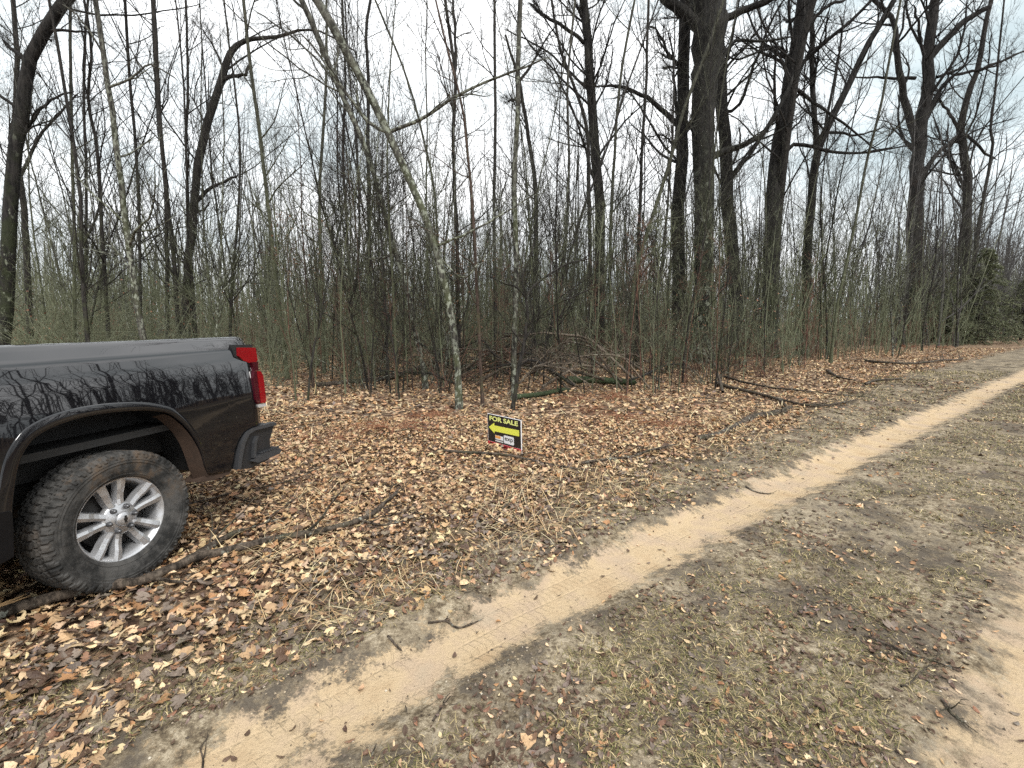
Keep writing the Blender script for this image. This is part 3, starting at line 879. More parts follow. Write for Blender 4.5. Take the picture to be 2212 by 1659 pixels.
rs = np.random.default_rng(77)
tries = 0
while COUNT < 225 and tries < 5000:
    tries += 1
    X = rs.uniform(-60, 2260)
    dp = 9.0 + 23.0 * rs.uniform() ** 0.8
    p = at(X, HORIZ, dp)
    a_, l_ = lane(p[0], p[1])
    if l_ > float(litter_edge(a_)) - 1.6 - (1.6 if X < 1800 else 0): continue
    if X < 640 and dp < 9.5: continue
    if 1010 < X < 1260 and dp < 10.5: continue
    zi = next(i for i, z in enumerate(ZONES) if z[0] <= X < z[1])
    k = int(rs.integers(0, 12))
    if k in (6, 10) and not (400 < X < 1150 or rs.uniform() < 0.3): k = 4
    scl = rs.uniform(0.75, 1.25)
    hh = SAPH[k] * scl
    LMk = min(LANDMARKS, key=lambda q_: abs(q_[0] - X) + (0 if abs(q_[0] - X) > 25 else abs(q_[1] - dp)))
    size = 'short' if hh < 7.5 else ('tall' if hh > 11 else 'slim')
    tone = 'brown leaved' if SAPL[k][2] is not None else {LI: 'pale', DK: 'dark', BR: 'brownish', GR: 'greenish'}[_m[k]]
    gap = abs(LMk[0] - X)
    lab = f"{size} {tone} {'sapling' if tone == 'brown leaved' else 'bare sapling'} {'close' if gap < 45 else 'farther'} {'left' if X < LMk[0] else 'right'} of {LMk[2]}, {'ahead of' if dp < LMk[1] else 'behind'} it"
    grp = 'saplings standing around ' + LMk[2]
    place_copy(SAPL[k], 'bare_sapling', (p[0], p[1], float(hgt(p[0], p[1])) - 0.05), rs.uniform(0, 6.28), scl, lab, 'sapling', grp,
               ('trunk', 'crown', 'foliage'))
    COUNT += 1


WHIP = [make_sapling(400 + k, (BARK_WOODS, BARK_RUSSET, BARK_DARK, BARK_WOODS)[k], (3.6, 3.0, 4.6, 5.4)[k], (.014, .012, .016, .017)[k], n1=(12, 10, 14, 14)[k]) for k in range(4)]
n_wh = 0
while n_wh < 120:
    X = rs.uniform(560, 1900); dp = rs.uniform(8.8, 17)
    p = at(X, HORIZ, dp); a_, l_ = lane(p[0], p[1])
    if l_ > float(litter_edge(a_)) - 2.3 or (1000 < X < 1180 and dp < 10): continue
    LMk = min(LANDMARKS, key=lambda q_: abs(q_[0] - X)); k = int(rs.integers(0, 4)); scl = rs.uniform(.7, 1.25)
    place_copy(WHIP[k], 'bare_sapling', (p[0], p[1], float(hgt(p[0], p[1])) - 0.03), rs.uniform(0, 6.28), scl,
               f"{('pale green', 'russet', 'dark', 'tall green')[k]} whip thin stem {'left' if X < LMk[0] else 'right'} of {LMk[2]}, {'ahead of' if dp < LMk[1] else 'behind'} it", 'sapling',
               'whip thin stems around ' + LMk[2], ('trunk', 'crown', 'foliage'))
    n_wh += 1

# small thin seedlings along the front of the wood
n_sd = 0
while n_sd < 46:
    X = rs.uniform(590, 1780); dp = rs.uniform(8.2, 15)
    p = at(X, HORIZ, dp); a_, l_ = lane(p[0], p[1])
    if l_ > float(litter_edge(a_)) - 2.4 or (1000 < X < 1180 and dp < 9.6): continue
    LMk = min(LANDMARKS, key=lambda q_: abs(q_[0] - X)); scl = rs.uniform(0.3, 0.62); k = int(rs.choice([1, 5, 8, 6, 10, 4]))
    src = (SAPL[k][0], SAPL[k][1], None)
    place_copy(src, 'bare_seedling', (p[0], p[1], float(hgt(p[0], p[1])) - 0.03), rs.uniform(0, 6.28), scl,
               f"{'short thin' if scl < .4 else 'spindly'} {'brownish' if _m[k] is BR else 'dark'} seedling {'left' if X < LMk[0] else 'right'} of {LMk[2]}, {'ahead of' if dp < LMk[1] else 'behind'} it", 'seedling',
               'thin seedlings around ' + LMk[2], ('trunk', 'crown', 'foliage'))
    n_sd += 1

# leafless shrubs at the wood's edge
def make_shrub(seed, mat, n=14, Hh=2.2):
    rng = np.random.default_rng(seed)
    P0 = np.zeros((n, 9, 3)); d = nrm(np.column_stack([rng.normal(0, 0.5, n), rng.normal(0, 0.5, n), np.ones(n)]))
    L = rng.uniform(0.5, 1.2, n) * Hh
    P0[:, 0] = np.column_stack([rng.normal(0, 0.12, n), rng.normal(0, 0.12, n), np.zeros(n)])
    for k in range(8):
        P0[:, k + 1] = P0[:, k] + d * (L / 8)[:, None]
        d = nrm(d + rng.normal(0, 0.12, (n, 3)) + np.column_stack([d[:, 0], d[:, 1], -0.3 * np.ones(n)]) * 0.12)
    R0 = rng.uniform(0.005, 0.012, n)[:, None] * np.linspace(1, 0.35, 9)[None]
    L1, R1 = spawn(P0, R0, 5, 0.2, 1, lambda t, Lp: Lp * 0.35, (0.4, 1.0), 6, 0.02, 0.2, rng, 0.7, 0.003)
    L2, R2 = spawn(L1, R1, 4, 0.2, 1, lambda t, Lp: Lp * 0.45, (0.4, 1.0), 3, 0.0, 0.2, rng, 0.7, 0.0024)
    return (tube_mesh('stems', [(P0, R0, 5, True)], mat), tube_mesh('crown', [(L1, R1, 3, True), (L2, R2, 3, True)], mat))


SHR = [make_shrub(300 + k, (BARK_WOODS, BARK_WOODS, BARK_RUSSET, BARK_WOODS, LI)[k], (14, 18, 12, 10, 12)[k], (2.2, 2.8, 1.6, 3.2, 2.0)[k]) for k in range(5)]
n_sh = 0; tries = 0
while n_sh < 150 and tries < 3000:
    tries += 1
    X = rs.uniform(-40, 2150); dp = 9.5 + 14 * rs.uniform()
    if 1020 < X < 1480 and dp < 14: continue
    p = at(X, HORIZ, dp); a_, l_ = lane(p[0], p[1])
    if l_ > float(litter_edge(a_)) - 2.6: continue
    if X < 640 and dp < 10: continue
    zw = next(z for z in ZONES if z[0] <= X < z[1])[2]
    k = int(rs.integers(0, 5))
    sz_ = rs.uniform(0.7, 1.15)
    LMk = min(LANDMARKS, key=lambda q_: abs(q_[0] - X))
    word = ('arching greenish', 'tall dense greenish', 'low reddish brown', 'tall sparse greenish', 'pale twiggy')[k]
    place_copy(SHR[k], 'bare_shrub', (p[0], p[1], float(hgt(p[0], p[1])) - 0.03), rs.uniform(0, 6.28), sz_,
               f"{word} leafless shrub {'just left' if X < LMk[0] else 'just right'} of {LMk[2]}, {'ahead' if dp < LMk[1] else 'behind'}", 'shrub', 'leafless shrubs around ' + LMk[2], ('stems', 'crown'))
    n_sh += 1


# the deep wood that reads as one mass: stems and twigs beyond the counted trees
def woods(name, label, X0, Y0, Hs, mat, seed, r0=0.05, n1=8, n2=3, tmin=0.1, rm=0.006):
    rng = np.random.default_rng(seed)
    B = len(X0); N = 5
    P = np.zeros((B, N, 3)); P[:, 0] = np.column_stack([X0, Y0, hgt(X0, Y0) - 0.1])
    d = nrm(np.column_stack([rng.normal(0, 0.10, B), rng.normal(0, 0.10, B), np.ones(B)]))
    for k in range(N - 1):
        P[:, k + 1] = P[:, k] + d * (Hs / (N - 1))[:, None]
        d = nrm(d + rng.normal(0, 0.06, (B, 3)))
    rr = np.maximum(Hs * 0.0042 * rng.uniform(0.6, 1.5, B), 0.012)
    R = rr[:, None] * np.linspace(1, 0.25, N)[None]
    L1, R1 = spawn(P, R, n1, tmin, 0.98, lambda t, Lp: Lp * 0.22 * (1.2 - 0.8 * t), (0.4, 1.1), 4, 0.07, 0.16, rng, 0.55, rm)
    L2, R2 = spawn(L1, R1, n2, 0.15, 1, lambda t, Lp: Lp * 0.5, (0.4, 1.1), 2, 0.05, 0.2, rng, 0.7, rm * 0.8)
    me = tube_mesh(name, [(P, R, 4, True), (L1, R1, 3, True), (L2, R2, 3, True)], mat)
    o = link(name, me)
    tag(o, label, None, None, 'stuff')
    return o


def scatter(n, d0, d1, seed, pw=1.0, xr=1.25, lm=4.0):
    rng = np.random.default_rng(seed)
    dp = d0 + (d1 - d0) * rng.uniform(size=n * 2) ** pw
    x = rng.uniform(-xr, xr, n * 2) * dp
    a_, l_ = lane(x, dp)
    ok = l_ < litter_edge(a_) - lm
    return x[ok][:n], dp[ok][:n]


x_, y_ = scatter(2300, 14, 44, 21, lm=2.6)
woods('undergrowth', 'dense greenish thicket of thin stems under the trees', x_, y_, RNG.uniform(1.5, 5.0, len(x_)), BARK_WOODS, 22, n1=6, n2=3, tmin=0.08, rm=0.006)
x_, y_ = scatter(1100, 16, 40, 27, lm=3.0)
woods('undergrowth', 'reddish brown twiggy undergrowth between the stems', x_, y_, RNG.uniform(1.0, 3.2, len(x_)), BARK_RUSSET, 28, n1=6, n2=3, tmin=0.05, rm=0.006)
x_, y_ = scatter(1300, 22, 60, 25, lm=2.6)
woods('thicket', 'young dense wood of thin greenish stems behind the near trees', x_, y_, RNG.uniform(5, 9.5, len(x_)), BARK_WOODS, 26, n1=9, n2=3, rm=0.008)
x_, y_ = scatter(900, 26, 80, 23, lm=2.6)
woods('distant_woods', 'deep grey wood of bare stems behind the near trees', x_, y_, RNG.uniform(8, 16, len(x_)), TWIG_GREY, 24, n1=10, n2=3, rm=0.009)
x_, y_ = scatter(1500, 70, 190, 29, lm=2.0, pw=.8)
woods('far_woods', 'far mass of bare trees closing the view', x_, y_, RNG.uniform(8, 17, len(x_)), BARK_WOODS, 30, n1=10, n2=3, rm=0.022, tmin=0.05)
rq = np.random.default_rng(33); y_ = rq.uniform(36, 110, 700); x_ = y_ * rq.uniform(0.85, 1.3, 700)
a_, l_ = lane(x_, y_); k_ = l_ < litter_edge(a_) - 2.2
woods('far_woods', 'bare wood behind the evergreens at the end of the lane', x_[k_], y_[k_], rq.uniform(7, 19, k_.sum()), TWIG_GREY, 34, n1=14, n2=4, rm=0.012, tmin=0.04)
# brown leaves still hanging low in the undergrowth
x_, y_ = scatter(240, 12, 34, 35, lm=3.2)
rq = np.random.default_rng(36)
C_ = np.concatenate([np.column_stack([rq.normal(a, .5, 34), rq.normal(b, .5, 34), np.abs(rq.normal(1.2, .7, 34)) + .1]) for a, b in zip(x_, y_)])
me = leaf_cards('hanging_leaves', C_, rq.uniform(0.04, 0.075, len(C_)), rq, np.array([(0.22, 0.09, 0.05), (0.17, 0.07, 0.045), (0.27, 0.14, 0.08)]), flat=0.0, kinds=(4, 4))
tag(link('hanging_leaves', me), 'withered reddish brown leaves hanging in the undergrowth', None, None, 'stuff')

# the wood on the other side of the lane, right of the picture
rr_ = np.random.default_rng(31)
aa = rr_.uniform(-6, 70, 330); ll = 4.6 + 14 * rr_.uniform(size=330) ** 1.2
xx = T0[0] + aa * TD[0] + ll * TN[0]; yy = T0[1] + aa * TD[1] + ll * TN[1]
ok = (xx > np.maximum(yy, 0) * 1.02 + 3.0)
woods('roadside_woods', 'bare wood on the far side of the lane', xx[ok], yy[ok], rr_.uniform(6, 15, ok.sum()), BARK_DARK, 32, n1=12, n2=4)


# evergreens at the right
def evergreen(name, label, X, depth, Hh, rad_, seed, n=5200, group=None):
    rng = np.random.default_rng(seed)
    b = at(X, HORIZ, depth); b[2] = float(hgt(b[0], b[1]))
    root = empty(name, b); tag(root, label, 'evergreen', group)
    Pz = np.linspace(0, Hh, 10); P = np.column_stack([rng.normal(0, .02, 10), rng.normal(0, .02, 10), Pz])[None]
    link('trunk', tube_mesh('trunk', [(P, np.linspace(Hh * .02, .01, 10)[None], 6, True)], BARK_DARK), root)
    # boughs
    nb_ = 230
    z = Hh * (0.03 + 0.95 * rng.uniform(size=nb_) ** 1.25); th = rng.uniform(0, 6.283, nb_)
    Lb = rad_ * (1 - z / Hh) ** 1.0 * rng.uniform(0.55, 1.35, nb_) + 0.15
    s = np.linspace(0, 1, 6)
    rr = Lb[:, None] * s[None]
    BP = np.stack([rr * np.cos(th)[:, None], rr * np.sin(th)[:, None], z[:, None] + Lb[:, None] * (0.12 * s - 0.35 * s * s)[None]], -1)
    BP[:, 1:] += rng.normal(0, 0.03, (nb_, 5, 3))
    link('boughs', tube_mesh('boughs', [(BP, np.outer(np.full(nb_, 0.02), np.linspace(1, .3, 6)), 3, True)], BARK_DARK), root)
    i = rng.integers(0, nb_, n); t = rng.uniform(0.15, 1.0, n)
    f = t * 5; k = np.minimum(f.astype(int), 4); fr = (f - k)[:, None]
    c = BP[i, k] * (1 - fr) + BP[i, k + 1] * fr
    out = nrm(np.column_stack([np.cos(th[i]), np.sin(th[i]), np.full(n, -0.15)]))
    d = nrm(out + rng.normal(0, 0.55, (n, 3)))
    side = nrm(np.cross(d, rng.normal(0, 1, (n, 3)) * np.array([.5, .5, 1]) + np.array([0, 0, 1.0])))
    Ls = rng.uniform(0.10, 0.26, n)[:, None]; Wd = Ls * rng.uniform(0.035, 0.07, (n, 1))
    Vv = np.stack([c, c + d * Ls * .5 + side * Wd, c + d * Ls, c + d * Ls * .5 - side * Wd], 1)
    Vv[:, 1::2, 2] -= 0.02
    me = mesh_np('needles', Vv.reshape(-1, 3), [np.arange(n * 4).reshape(-1, 4)], BLADE, False)
    pal = np.array([(0.085, 0.105, 0.055), (0.14, 0.16, 0.085), (0.20, 0.21, 0.12), (0.17, 0.17, 0.115)])
    cl = pal[rng.integers(0, 4, n)] * rng.uniform(.7, 1.3, (n, 1))
    colour_attr(me, np.repeat(cl, 4, 0))
    link('needles', me, root)
    return root


evergreen('evergreen_tree', 'broad dark evergreen at the right edge where the lane disappears', 2112, 33, 6.6, 3.3, 61, 42000)
evergreen('evergreen_tree', 'lower evergreen partly cut off by the right edge', 2210, 38, 5.4, 3.0, 62, 22000)
evergreen('evergreen_tree', 'small loose evergreen left of the broad dark evergreen', 2040, 33, 4.6, 2.2, 63, 16000)
evergreen('evergreen_tree', 'young thin evergreen hidden among stems near the forked oak', 1950, 34, 2.6, 1.2, 64, 5000)


# ------------------------------------------------------------------ fallen wood
def fallen(name, label, pts, w0, w1, mat, lift=0.0, nsub=3, sub=(0.25, 0.6), seed=0, cat='branch', group=None, forks=(), lifts=None, sides=8, ntw=2):
    rng = np.random.default_rng(sum(map(ord, label)) + seed)
    P = np.array([gp(X, Y) for X, Y in pts])
    P = resample(P, max(14, 3 * len(pts)))
    n = len(P)
    Wm = np.linspace(w0, w1, n) * (0.62 if cat == 'stick' else 0.8) * S / FPX * P[:, 1] / 2
    P[:, :2] += rng.normal(0, 1, (n, 2)) * Wm[:, None] * 0.14
    P[:, 2] = hgt(P[:, 0], P[:, 1]) + Wm * 0.75 + lift
    if lifts is not None:
        P[:, 2] += np.interp(np.linspace(0, 1, n), np.linspace(0, 1, len(lifts)), lifts)
    Wm = Wm * (1 + rng.normal(0, 0.07, n))
    G = [(P[None], Wm[None], sides, True)]
    SP, SR = [P], [Wm]
    org = P[0].copy()
    root = None
    for fk, fw0, fw1 in forks:
        Q = resample(np.array([gp(X, Y) for X, Y in fk]), n)
        r = np.linspace(fw0, fw1, n) * S / FPX * Q[:, 1] / 2
        Q[:, 2] = hgt(Q[:, 0], Q[:, 1]) + r * 0.8 + lift
        k = np.argmin(np.linalg.norm(P[:, :2] - Q[0, :2], axis=1)); Q[0] = P[k]
        G.append((Q[None], r[None], 6, True)); SP.append(Q); SR.append(r)
    if nsub:
        L1, R1 = spawn(np.array(SP), np.array(SR), nsub, 0.2, 0.95, sub, (0.4, 1.0), 7, 0.0, 0.16, rng, 0.6, 0.003)
        L1[:, :, 2] = np.maximum(L1[:, :, 2], hgt(L1[:, :, 0], L1[:, :, 1]) + 0.012)
        G.append((L1, R1, 4, True))
        if ntw:
            L2, R2 = spawn(L1, R1, ntw, 0.2, 0.95, (sub[0] * .3, sub[1] * .4), (0.4, 1.0), 4, 0.0, 0.18, rng, 0.6, 0.002)
            G.append((L2, R2, 3, True))
    G = [(g[0] - org, g[1], g[2], g[3]) for g in G]
    o = link(name, tube_mesh(name, G, mat), None, org)
    tag(o, label, cat, group)
    return o


near_br = fallen('fallen_branch', 'long forked dead branch before the truck wheel, its near end split orange', [(-60, 1372), (0, 1350), (130, 1313), (215, 1288), (300, 1278), (375, 1250), (430, 1222), (500, 1212), (640, 1176), (740, 1155), (800, 1130), (840, 1095), (868, 1062)],
       36, 6, DEADWOOD, 0.04, nsub=4, forks=[([(405, 1236), (450, 1205), (490, 1180), (530, 1163)], 22, 10), ([(780, 1142), (830, 1150), (880, 1142)], 6, 2)])
sp0 = gp(-6, 1349)
bm = bmesh.new()
for k in range(3):
    pa, pb = gp(-40 + k * 6, 1366 - k * 4), gp(84 - k * 10, 1322 - k * 2)
    za = float(hgt(pa[0], pa[1])) + 0.085 + 0.004 * k; zb = float(hgt(pb[0], pb[1])) + 0.08
    d_ = Vector((pb[0] - pa[0], pb[1] - pa[1], 0)); nn = Vector((-d_.y, d_.x, 0)).normalized() * 0.011
    vs = [bm.verts.new((pa[0] - nn.x, pa[1] - nn.y, za - .012)), bm.verts.new((pa[0] + nn.x, pa[1] + nn.y, za)), bm.verts.new((pb[0], pb[1], zb)), bm.verts.new((pa[0], pa[1], za + .008))]
    bm.faces.new((vs[0], vs[2], vs[3])); bm.faces.new((vs[1], vs[3], vs[2])); bm.faces.new((vs[0], vs[3], vs[1])); bm.faces.new((vs[0], vs[1], vs[2]))
for v in bm.verts: v.co -= near_br.location
bm_obj('split_end', bm, SPLIT, near_br)
fallen('fallen_branch', 'short dark stick lying between the tyre and the long forked branch', [(185, 1283), (260, 1279), (330, 1268), (400, 1272), (470, 1262), (505, 1252)], 13, 6, DEADWOOD, 0.035, nsub=1)
fallen('fallen_branch', 'thin stick under the tail of the pickup pointing at the tyre', [(415, 1150), (470, 1135), (540, 1128), (640, 1110)], 5, 2, DEADWOOD, 0.015, nsub=2)
fallen('fallen_branch', 'small twig with upright spur on the leaves right of the pickup bumper', [(842, 1092), (846, 1060), (870, 1050)], 6, 3, DEADWOOD, 0.02, nsub=3, sub=(.08, .2))
fallen('fallen_stick', 'knobbly dark stick at the near edge of the sandy wheel track', [(925, 1345), (965, 1338), (985, 1346), (1010, 1342), (1046, 1325)], 9, 4, DEADWOOD, 0.004, nsub=2, sub=(.04, .09), cat='stick')
fallen('fallen_stick', 'long thin dark stick on the grassy middle near the lower right corner', [(1866, 1379), (1920, 1400), (1975, 1424), (2020, 1440), (2076, 1460)], 9, 6, DEADWOOD, 0.008, nsub=3, sub=(.05, .14), cat='stick')
fallen('fallen_stick', 'short dark stick just below the long thin stick in the lower right', [(1945, 1490), (1965, 1484), (1985, 1465), (2008, 1445)], 8, 4, DEADWOOD, 0.006, nsub=2, sub=(.04, .1), cat='stick')
fallen('fallen_stick', 'clump of dark bark lying on the right hand wheel track', [(2035, 1520), (2055, 1545), (2085, 1562)], 14, 5, DEADWOOD, 0.0, nsub=4, sub=(.04, .1), cat='stick')
fallen('fallen_stick', 'tiny dark stick on the wheel track in the middle distance', [(1610, 1050), (1640, 1058), (1668, 1060)], 8, 4, DEADWOOD, 0.0, nsub=1, sub=(.04, .1), cat='stick')
fallen('fallen_stick', 'little twig at the very bottom edge of the picture', [(432, 1659), (437, 1625), (430, 1600)], 10, 5, DEADWOOD, 0.0, nsub=2, sub=(.03, .08), cat='stick')
fallen('fallen_stick', 'mossy stub on the verge left of the sandy track', [(838, 1375), (855, 1388), (868, 1396)], 9, 7, DEADWOOD, 0.0, nsub=1, sub=(.03, .06), cat='stick')
fallen('fallen_stick', 'dark bark strip lying in the grass below the sandy track', [(935, 1560), (955, 1530), (975, 1500)], 9, 3, DEADWOOD, 0.0, nsub=1, sub=(.03, .08), cat='stick')
fallen('fallen_branch', 'thin lichen covered branch lying just in front of the sign', [(960, 985), (1010, 990), (1060, 993), (1110, 1000), (1170, 1012), (1230, 1020), (1290, 1030)], 9, 5, DEADWOOD, 0.04, nsub=4)
fallen('fallen_branch', 'crooked dark branch lying on leaves right of the sign', [(1250, 1012), (1300, 1003), (1360, 995), (1410, 980), (1465, 968)], 9, 5, DEADWOOD, 0.04, nsub=4)
fallen('rotten_log', 'chunky broken rotten log lying beside the lane', [(1502, 955), (1545, 945), (1590, 925), (1630, 905), (1680, 893), (1712, 880)], 18, 14, DEADWOOD, 0.0, nsub=5, sub=(.15, .4), cat='log')
fallen('fallen_branch', 'long dark bowed branch beyond the rotten log beside the lane', [(1548, 825), (1600, 842), (1660, 858), (1710, 875), (1760, 884), (1810, 879), (1860, 868)], 11, 4, DEADWOOD, 0.03, nsub=5, forks=[([(1680, 865), (1700, 890), (1650, 905)], 7, 3)])
fallen('fallen_branch', 'long straight thin branch pointing at the lane above the bowed branch', [(1565, 810), (1650, 832), (1740, 850), (1830, 860), (1900, 866)], 7, 3, DEADWOOD, 0.05, nsub=4)
fallen('fallen_branch', 'short dark branch on leaves, left one of the two near the far lane edge', [(1786, 804), (1815, 818), (1850, 824)], 8, 4, DEADWOOD, 0.03, nsub=2)
fallen('fallen_branch', 'short dark branch on leaves, right one of the two near the far lane edge', [(1868, 832), (1900, 824), (1950, 818)], 7, 4, DEADWOOD, 0.03, nsub=2)
fallen('fallen_branch', 'far flat branch near the lane edge below the forked oak', [(1870, 780), (1930, 790), (2000, 786), (2090, 776)], 7, 3, DEADWOOD, 0.05, nsub=5, sub=(.4, 1.0))
fallen('fallen_branch', 'thin forked branch standing out of the leaves below the widest oak', [(1562, 850), (1540, 815), (1520, 800)], 8, 4, DEADWOOD, 0.05, lifts=[0, .35, .7], nsub=4, sub=(.3, .7))
fallen('fallen_branch', 'dark branch rising to the right in front of the tall oak', [(1560, 800), (1600, 765), (1650, 760), (1700, 752)], 7, 4, DEADWOOD, 0.1, lifts=[0, .4, .8, 1.1], nsub=5, sub=(.4, .9))
fallen('fallen_log', 'bent fallen trunk rising to the right between the leaning pair of trees', [(684, 836), (740, 832), (800, 826), (870, 815), (935, 800), (985, 780), (1050, 768)], 15, 10, DEADWOOD, 0.0, lifts=[0, .0, .12, .25, .3, .45, .65], nsub=5, sub=(.5, 1.2), cat='fallen trunk')
fallen('fallen_log', 'mossy log on the right of the brush pile', [(1225, 833), (1270, 832), (1310, 832), (1350, 834), (1376, 838)], 20, 17, LOGMOSS, 0.1, nsub=3, sub=(.3, .8), cat='log')
fallen('fallen_log', 'low mossy log at the left foot of the brush pile', [(1105, 862), (1150, 858), (1190, 852), (1235, 846)], 15, 11, LOGMOSS, 0.02, nsub=4, sub=(.3, .7), cat='log')
fallen('fallen_log', 'dark mossy log lying deep between the stems behind the leaning pair', [(800, 745), (880, 746), (960, 745), (1070, 742)], 13, 10, LOGMOSS, 0.1, nsub=4, sub=(.6, 1.4), cat='log')
fallen('fallen_log', 'long thin log behind the brush pile, propped up at one end', [(1000, 760), (1080, 757), (1160, 752), (1240, 748)], 8, 5, LOGMOSS, 0.3, nsub=5, sub=(.6, 1.2), cat='log')
rb = np.random.default_rng(8)
brush_lab = ['thick curved', 'thin pale', 'forked grey', 'mossy green', 'long dark', 'arched brown', 'broken short', 'lichen spotted', 'twiggy dark', 'slanting pale', 'crossing grey', 'drooping mossy', 'upturned dark', 'slender brown', 'bowed grey', 'low tangled', 'steep brown', 'pale hooked', 'spindly dark', 'bent greenish', 'knotted grey', 'wiry brown', 'flat pale', 'short upright', 'leaning thin', 'sweeping long', 'sagging brown', 'split grey', 'rising slender', 'curled dark', 'weathered pale', 'thorny looking']
for k, wd in enumerate(brush_lab):
    X0 = rb.uniform(930, 1440); Y0 = rb.uniform(795, 858); Lx = rb.uniform(120, 330) * rb.choice([-1, 1])
    if X0 + Lx > 1500: Lx = -Lx
    if X0 + Lx < 800: Lx = -Lx * .6
    ys = rb.uniform(-25, 12)
    hgt_m = rb.uniform(0.25, 1.2)
    where = 'left side' if X0 + Lx / 2 < 1180 else ('middle' if X0 + Lx / 2 < 1290 else 'right side')
    fallen('brush_branch', f'{wd} dead branch in the {where} of the brush pile behind the sign',
           [(X0, Y0), (X0 + Lx * .35, Y0 + ys * .3 + rb.uniform(-6, 6)), (X0 + Lx * .7, Y0 + ys * .7), (X0 + Lx, Y0 + ys)], rb.uniform(5, 10), 2.5,
           (BRUSHWOOD, DEADWOOD, DEADWOOD, BARK_DARK)[k % 4], 0.03, lifts=[rb.uniform(0, .2), hgt_m, hgt_m * rb.uniform(.6, 1.2), rb.uniform(0.05, .6)], nsub=11, sub=(.3, 1.1), ntw=5,
           group='dead branches of the brush pile')

# ------------------------------------------------------------------ leaf litter, grass, straw, chips
PAL = np.array([(0.46, 0.30, 0.165), (0.60, 0.45, 0.27), (0.35, 0.185, 0.085), (0.085, 0.05, 0.032), (0.18, 0.14, 0.11), (0.20, 0.105, 0.06)])
PW_ = np.array([0.33, 0.20, 0.15, 0.19, 0.03, 0.10])
rl = np.random.default_rng(55)


def truck_free(x, y):
    return np.ones_like(x, bool)


def litter_points(n, d0, d1, seed, xr=1.2, pw=0.7):
    rng = np.random.default_rng(seed)
    y = d0 + (d1 - d0) * rng.uniform(size=n) ** pw
    x = rng.uniform(-xr, xr, n) * (y + 0.6)
    a_, l_ = lane(x, y)
    le = litter_edge(a_)
    dd = l_ - le + (vnoise(x, y, 2.2, 12) - .5) * 0.7
    prob = np.clip(1 - smooth(-0.25, 0.28, dd), 0, 1)
    patch = 0.55 + 0.6 * vnoise(x, y, 0.9, 15)
    ok = rng.uniform(size=n) < prob * patch
    return x[ok], y[ok], dd[ok]


LX, LY, LS_, LC = [], [], [], []
# dense litter close by
x, y, dd = litter_points(104000, 1.2, 7.0, 70)
sz = 0.026 + 0.052 * rl.uniform(size=len(x)) ** 1.9; pk = rl.choice(6, len(x), p=PW_)
near_edge = smooth(-0.9, 0.1, dd)
wet = rl.uniform(size=len(x)) < near_edge * 0.6 * (y < 5)
pk[wet] = rl.choice([3, 4, 4, 1], wet.sum())
LX.append(x); LY.append(y); LS_.append(sz); LC.append(pk)
# scattered leaves on the lane
n = 5200
y = 1.1 + 12 * rl.uniform(size=n) ** 1.1; x = rl.uniform(-1.2, 1.25, n) * (y + .6)
a_, l_ = lane(x, y)
ok = (l_ > litter_edge(a_) - .1) & (np.abs(l_) > 0.3) & (np.abs(l_ - 1.8) > 0.33) & (rl.uniform(size=n) < 0.25 + 0.75 * vnoise(x, y, 1.6, 19) ** 2 + .35 * (l_ < -.3))
x, y = x[ok], y[ok]
LX.append(x); LY.append(y); LS_.append(0.022 + 0.05 * rl.uniform(size=len(x)) ** 1.8); LC.append(rl.choice(6, len(x), p=[.10, .16, .08, .26, .34, .06]))
n = 42000
y = 1.05 + 7 * rl.uniform(size=n) ** 1.2; x = rl.uniform(-1.2, 1.0, n) * (y + .6)
a_, l_ = lane(x, y)
ok = (l_ > litter_edge(a_) - .2) & (l_ < -0.2) & (rl.uniform(size=n) < (0.95 - 0.75 * smooth(0.0, 4.5, a_)) * smooth(-.20, -.42, l_ + (vnoise(x, y, 3, 23) - .5) * .4) * smooth(.15, .5, vnoise(x, y, 2.3, 24)))
x, y = x[ok], y[ok]
LX.append(x); LY.append(y); LS_.append(0.026 + 0.046 * rl.uniform(size=len(x)) ** 1.6); LC.append(rl.choice(6, len(x), p=[.14, .13, .07, .27, .33, .06]))
lx, ly, ls, lc = map(np.concatenate, (LX, LY, LS_, LC))
lz = hgt(lx, ly) + rl.uniform(0.0, 0.042, len(lx)) * (lane(lx, ly)[1] < -0.75) + 0.006
# the leaves that show largest are objects of their own
px_x = lx / ly * FPX + 512
fy = ((-(lz - CAMH) * math.cos(PITCH) - ly * math.sin(PITCH)) / (ly * math.cos(PITCH) - (lz - CAMH) * math.sin(PITCH))) * FPX + 384
infr = (px_x > 5) & (px_x < 1019) & (fy < 764)
size_px = np.where(infr, ls / np.hypot(ly, 1.5), 0)
order = np.argsort(-size_px)
ind = order[:300]; rest = order[300:]
rest_far = rest[ly[rest] > 4.2]; rest_near = rest[ly[rest] <= 4.2]
LEAFM = {}
TPL = [(0, .9, .15, .3), (0, -.5, .5, .6), (1, .35, -.35, -.8), (1, .9, .15, .3), (2, -.5, .5, .6), (3, .35, -.35, -.8)]
for ci in range(6):
    for ti in range(6):
        for vv in range(2):
            Vt, Ft = leaf_template(*TPL[ti])
            me = mesh_np('fallen_leaf', Vt, [Ft], LEAF, False)
            colour_attr(me, np.tile(PAL[ci] * (0.85, 1.15)[vv], (len(Vt), 1)))
            LEAFM[ci, ti, vv] = me
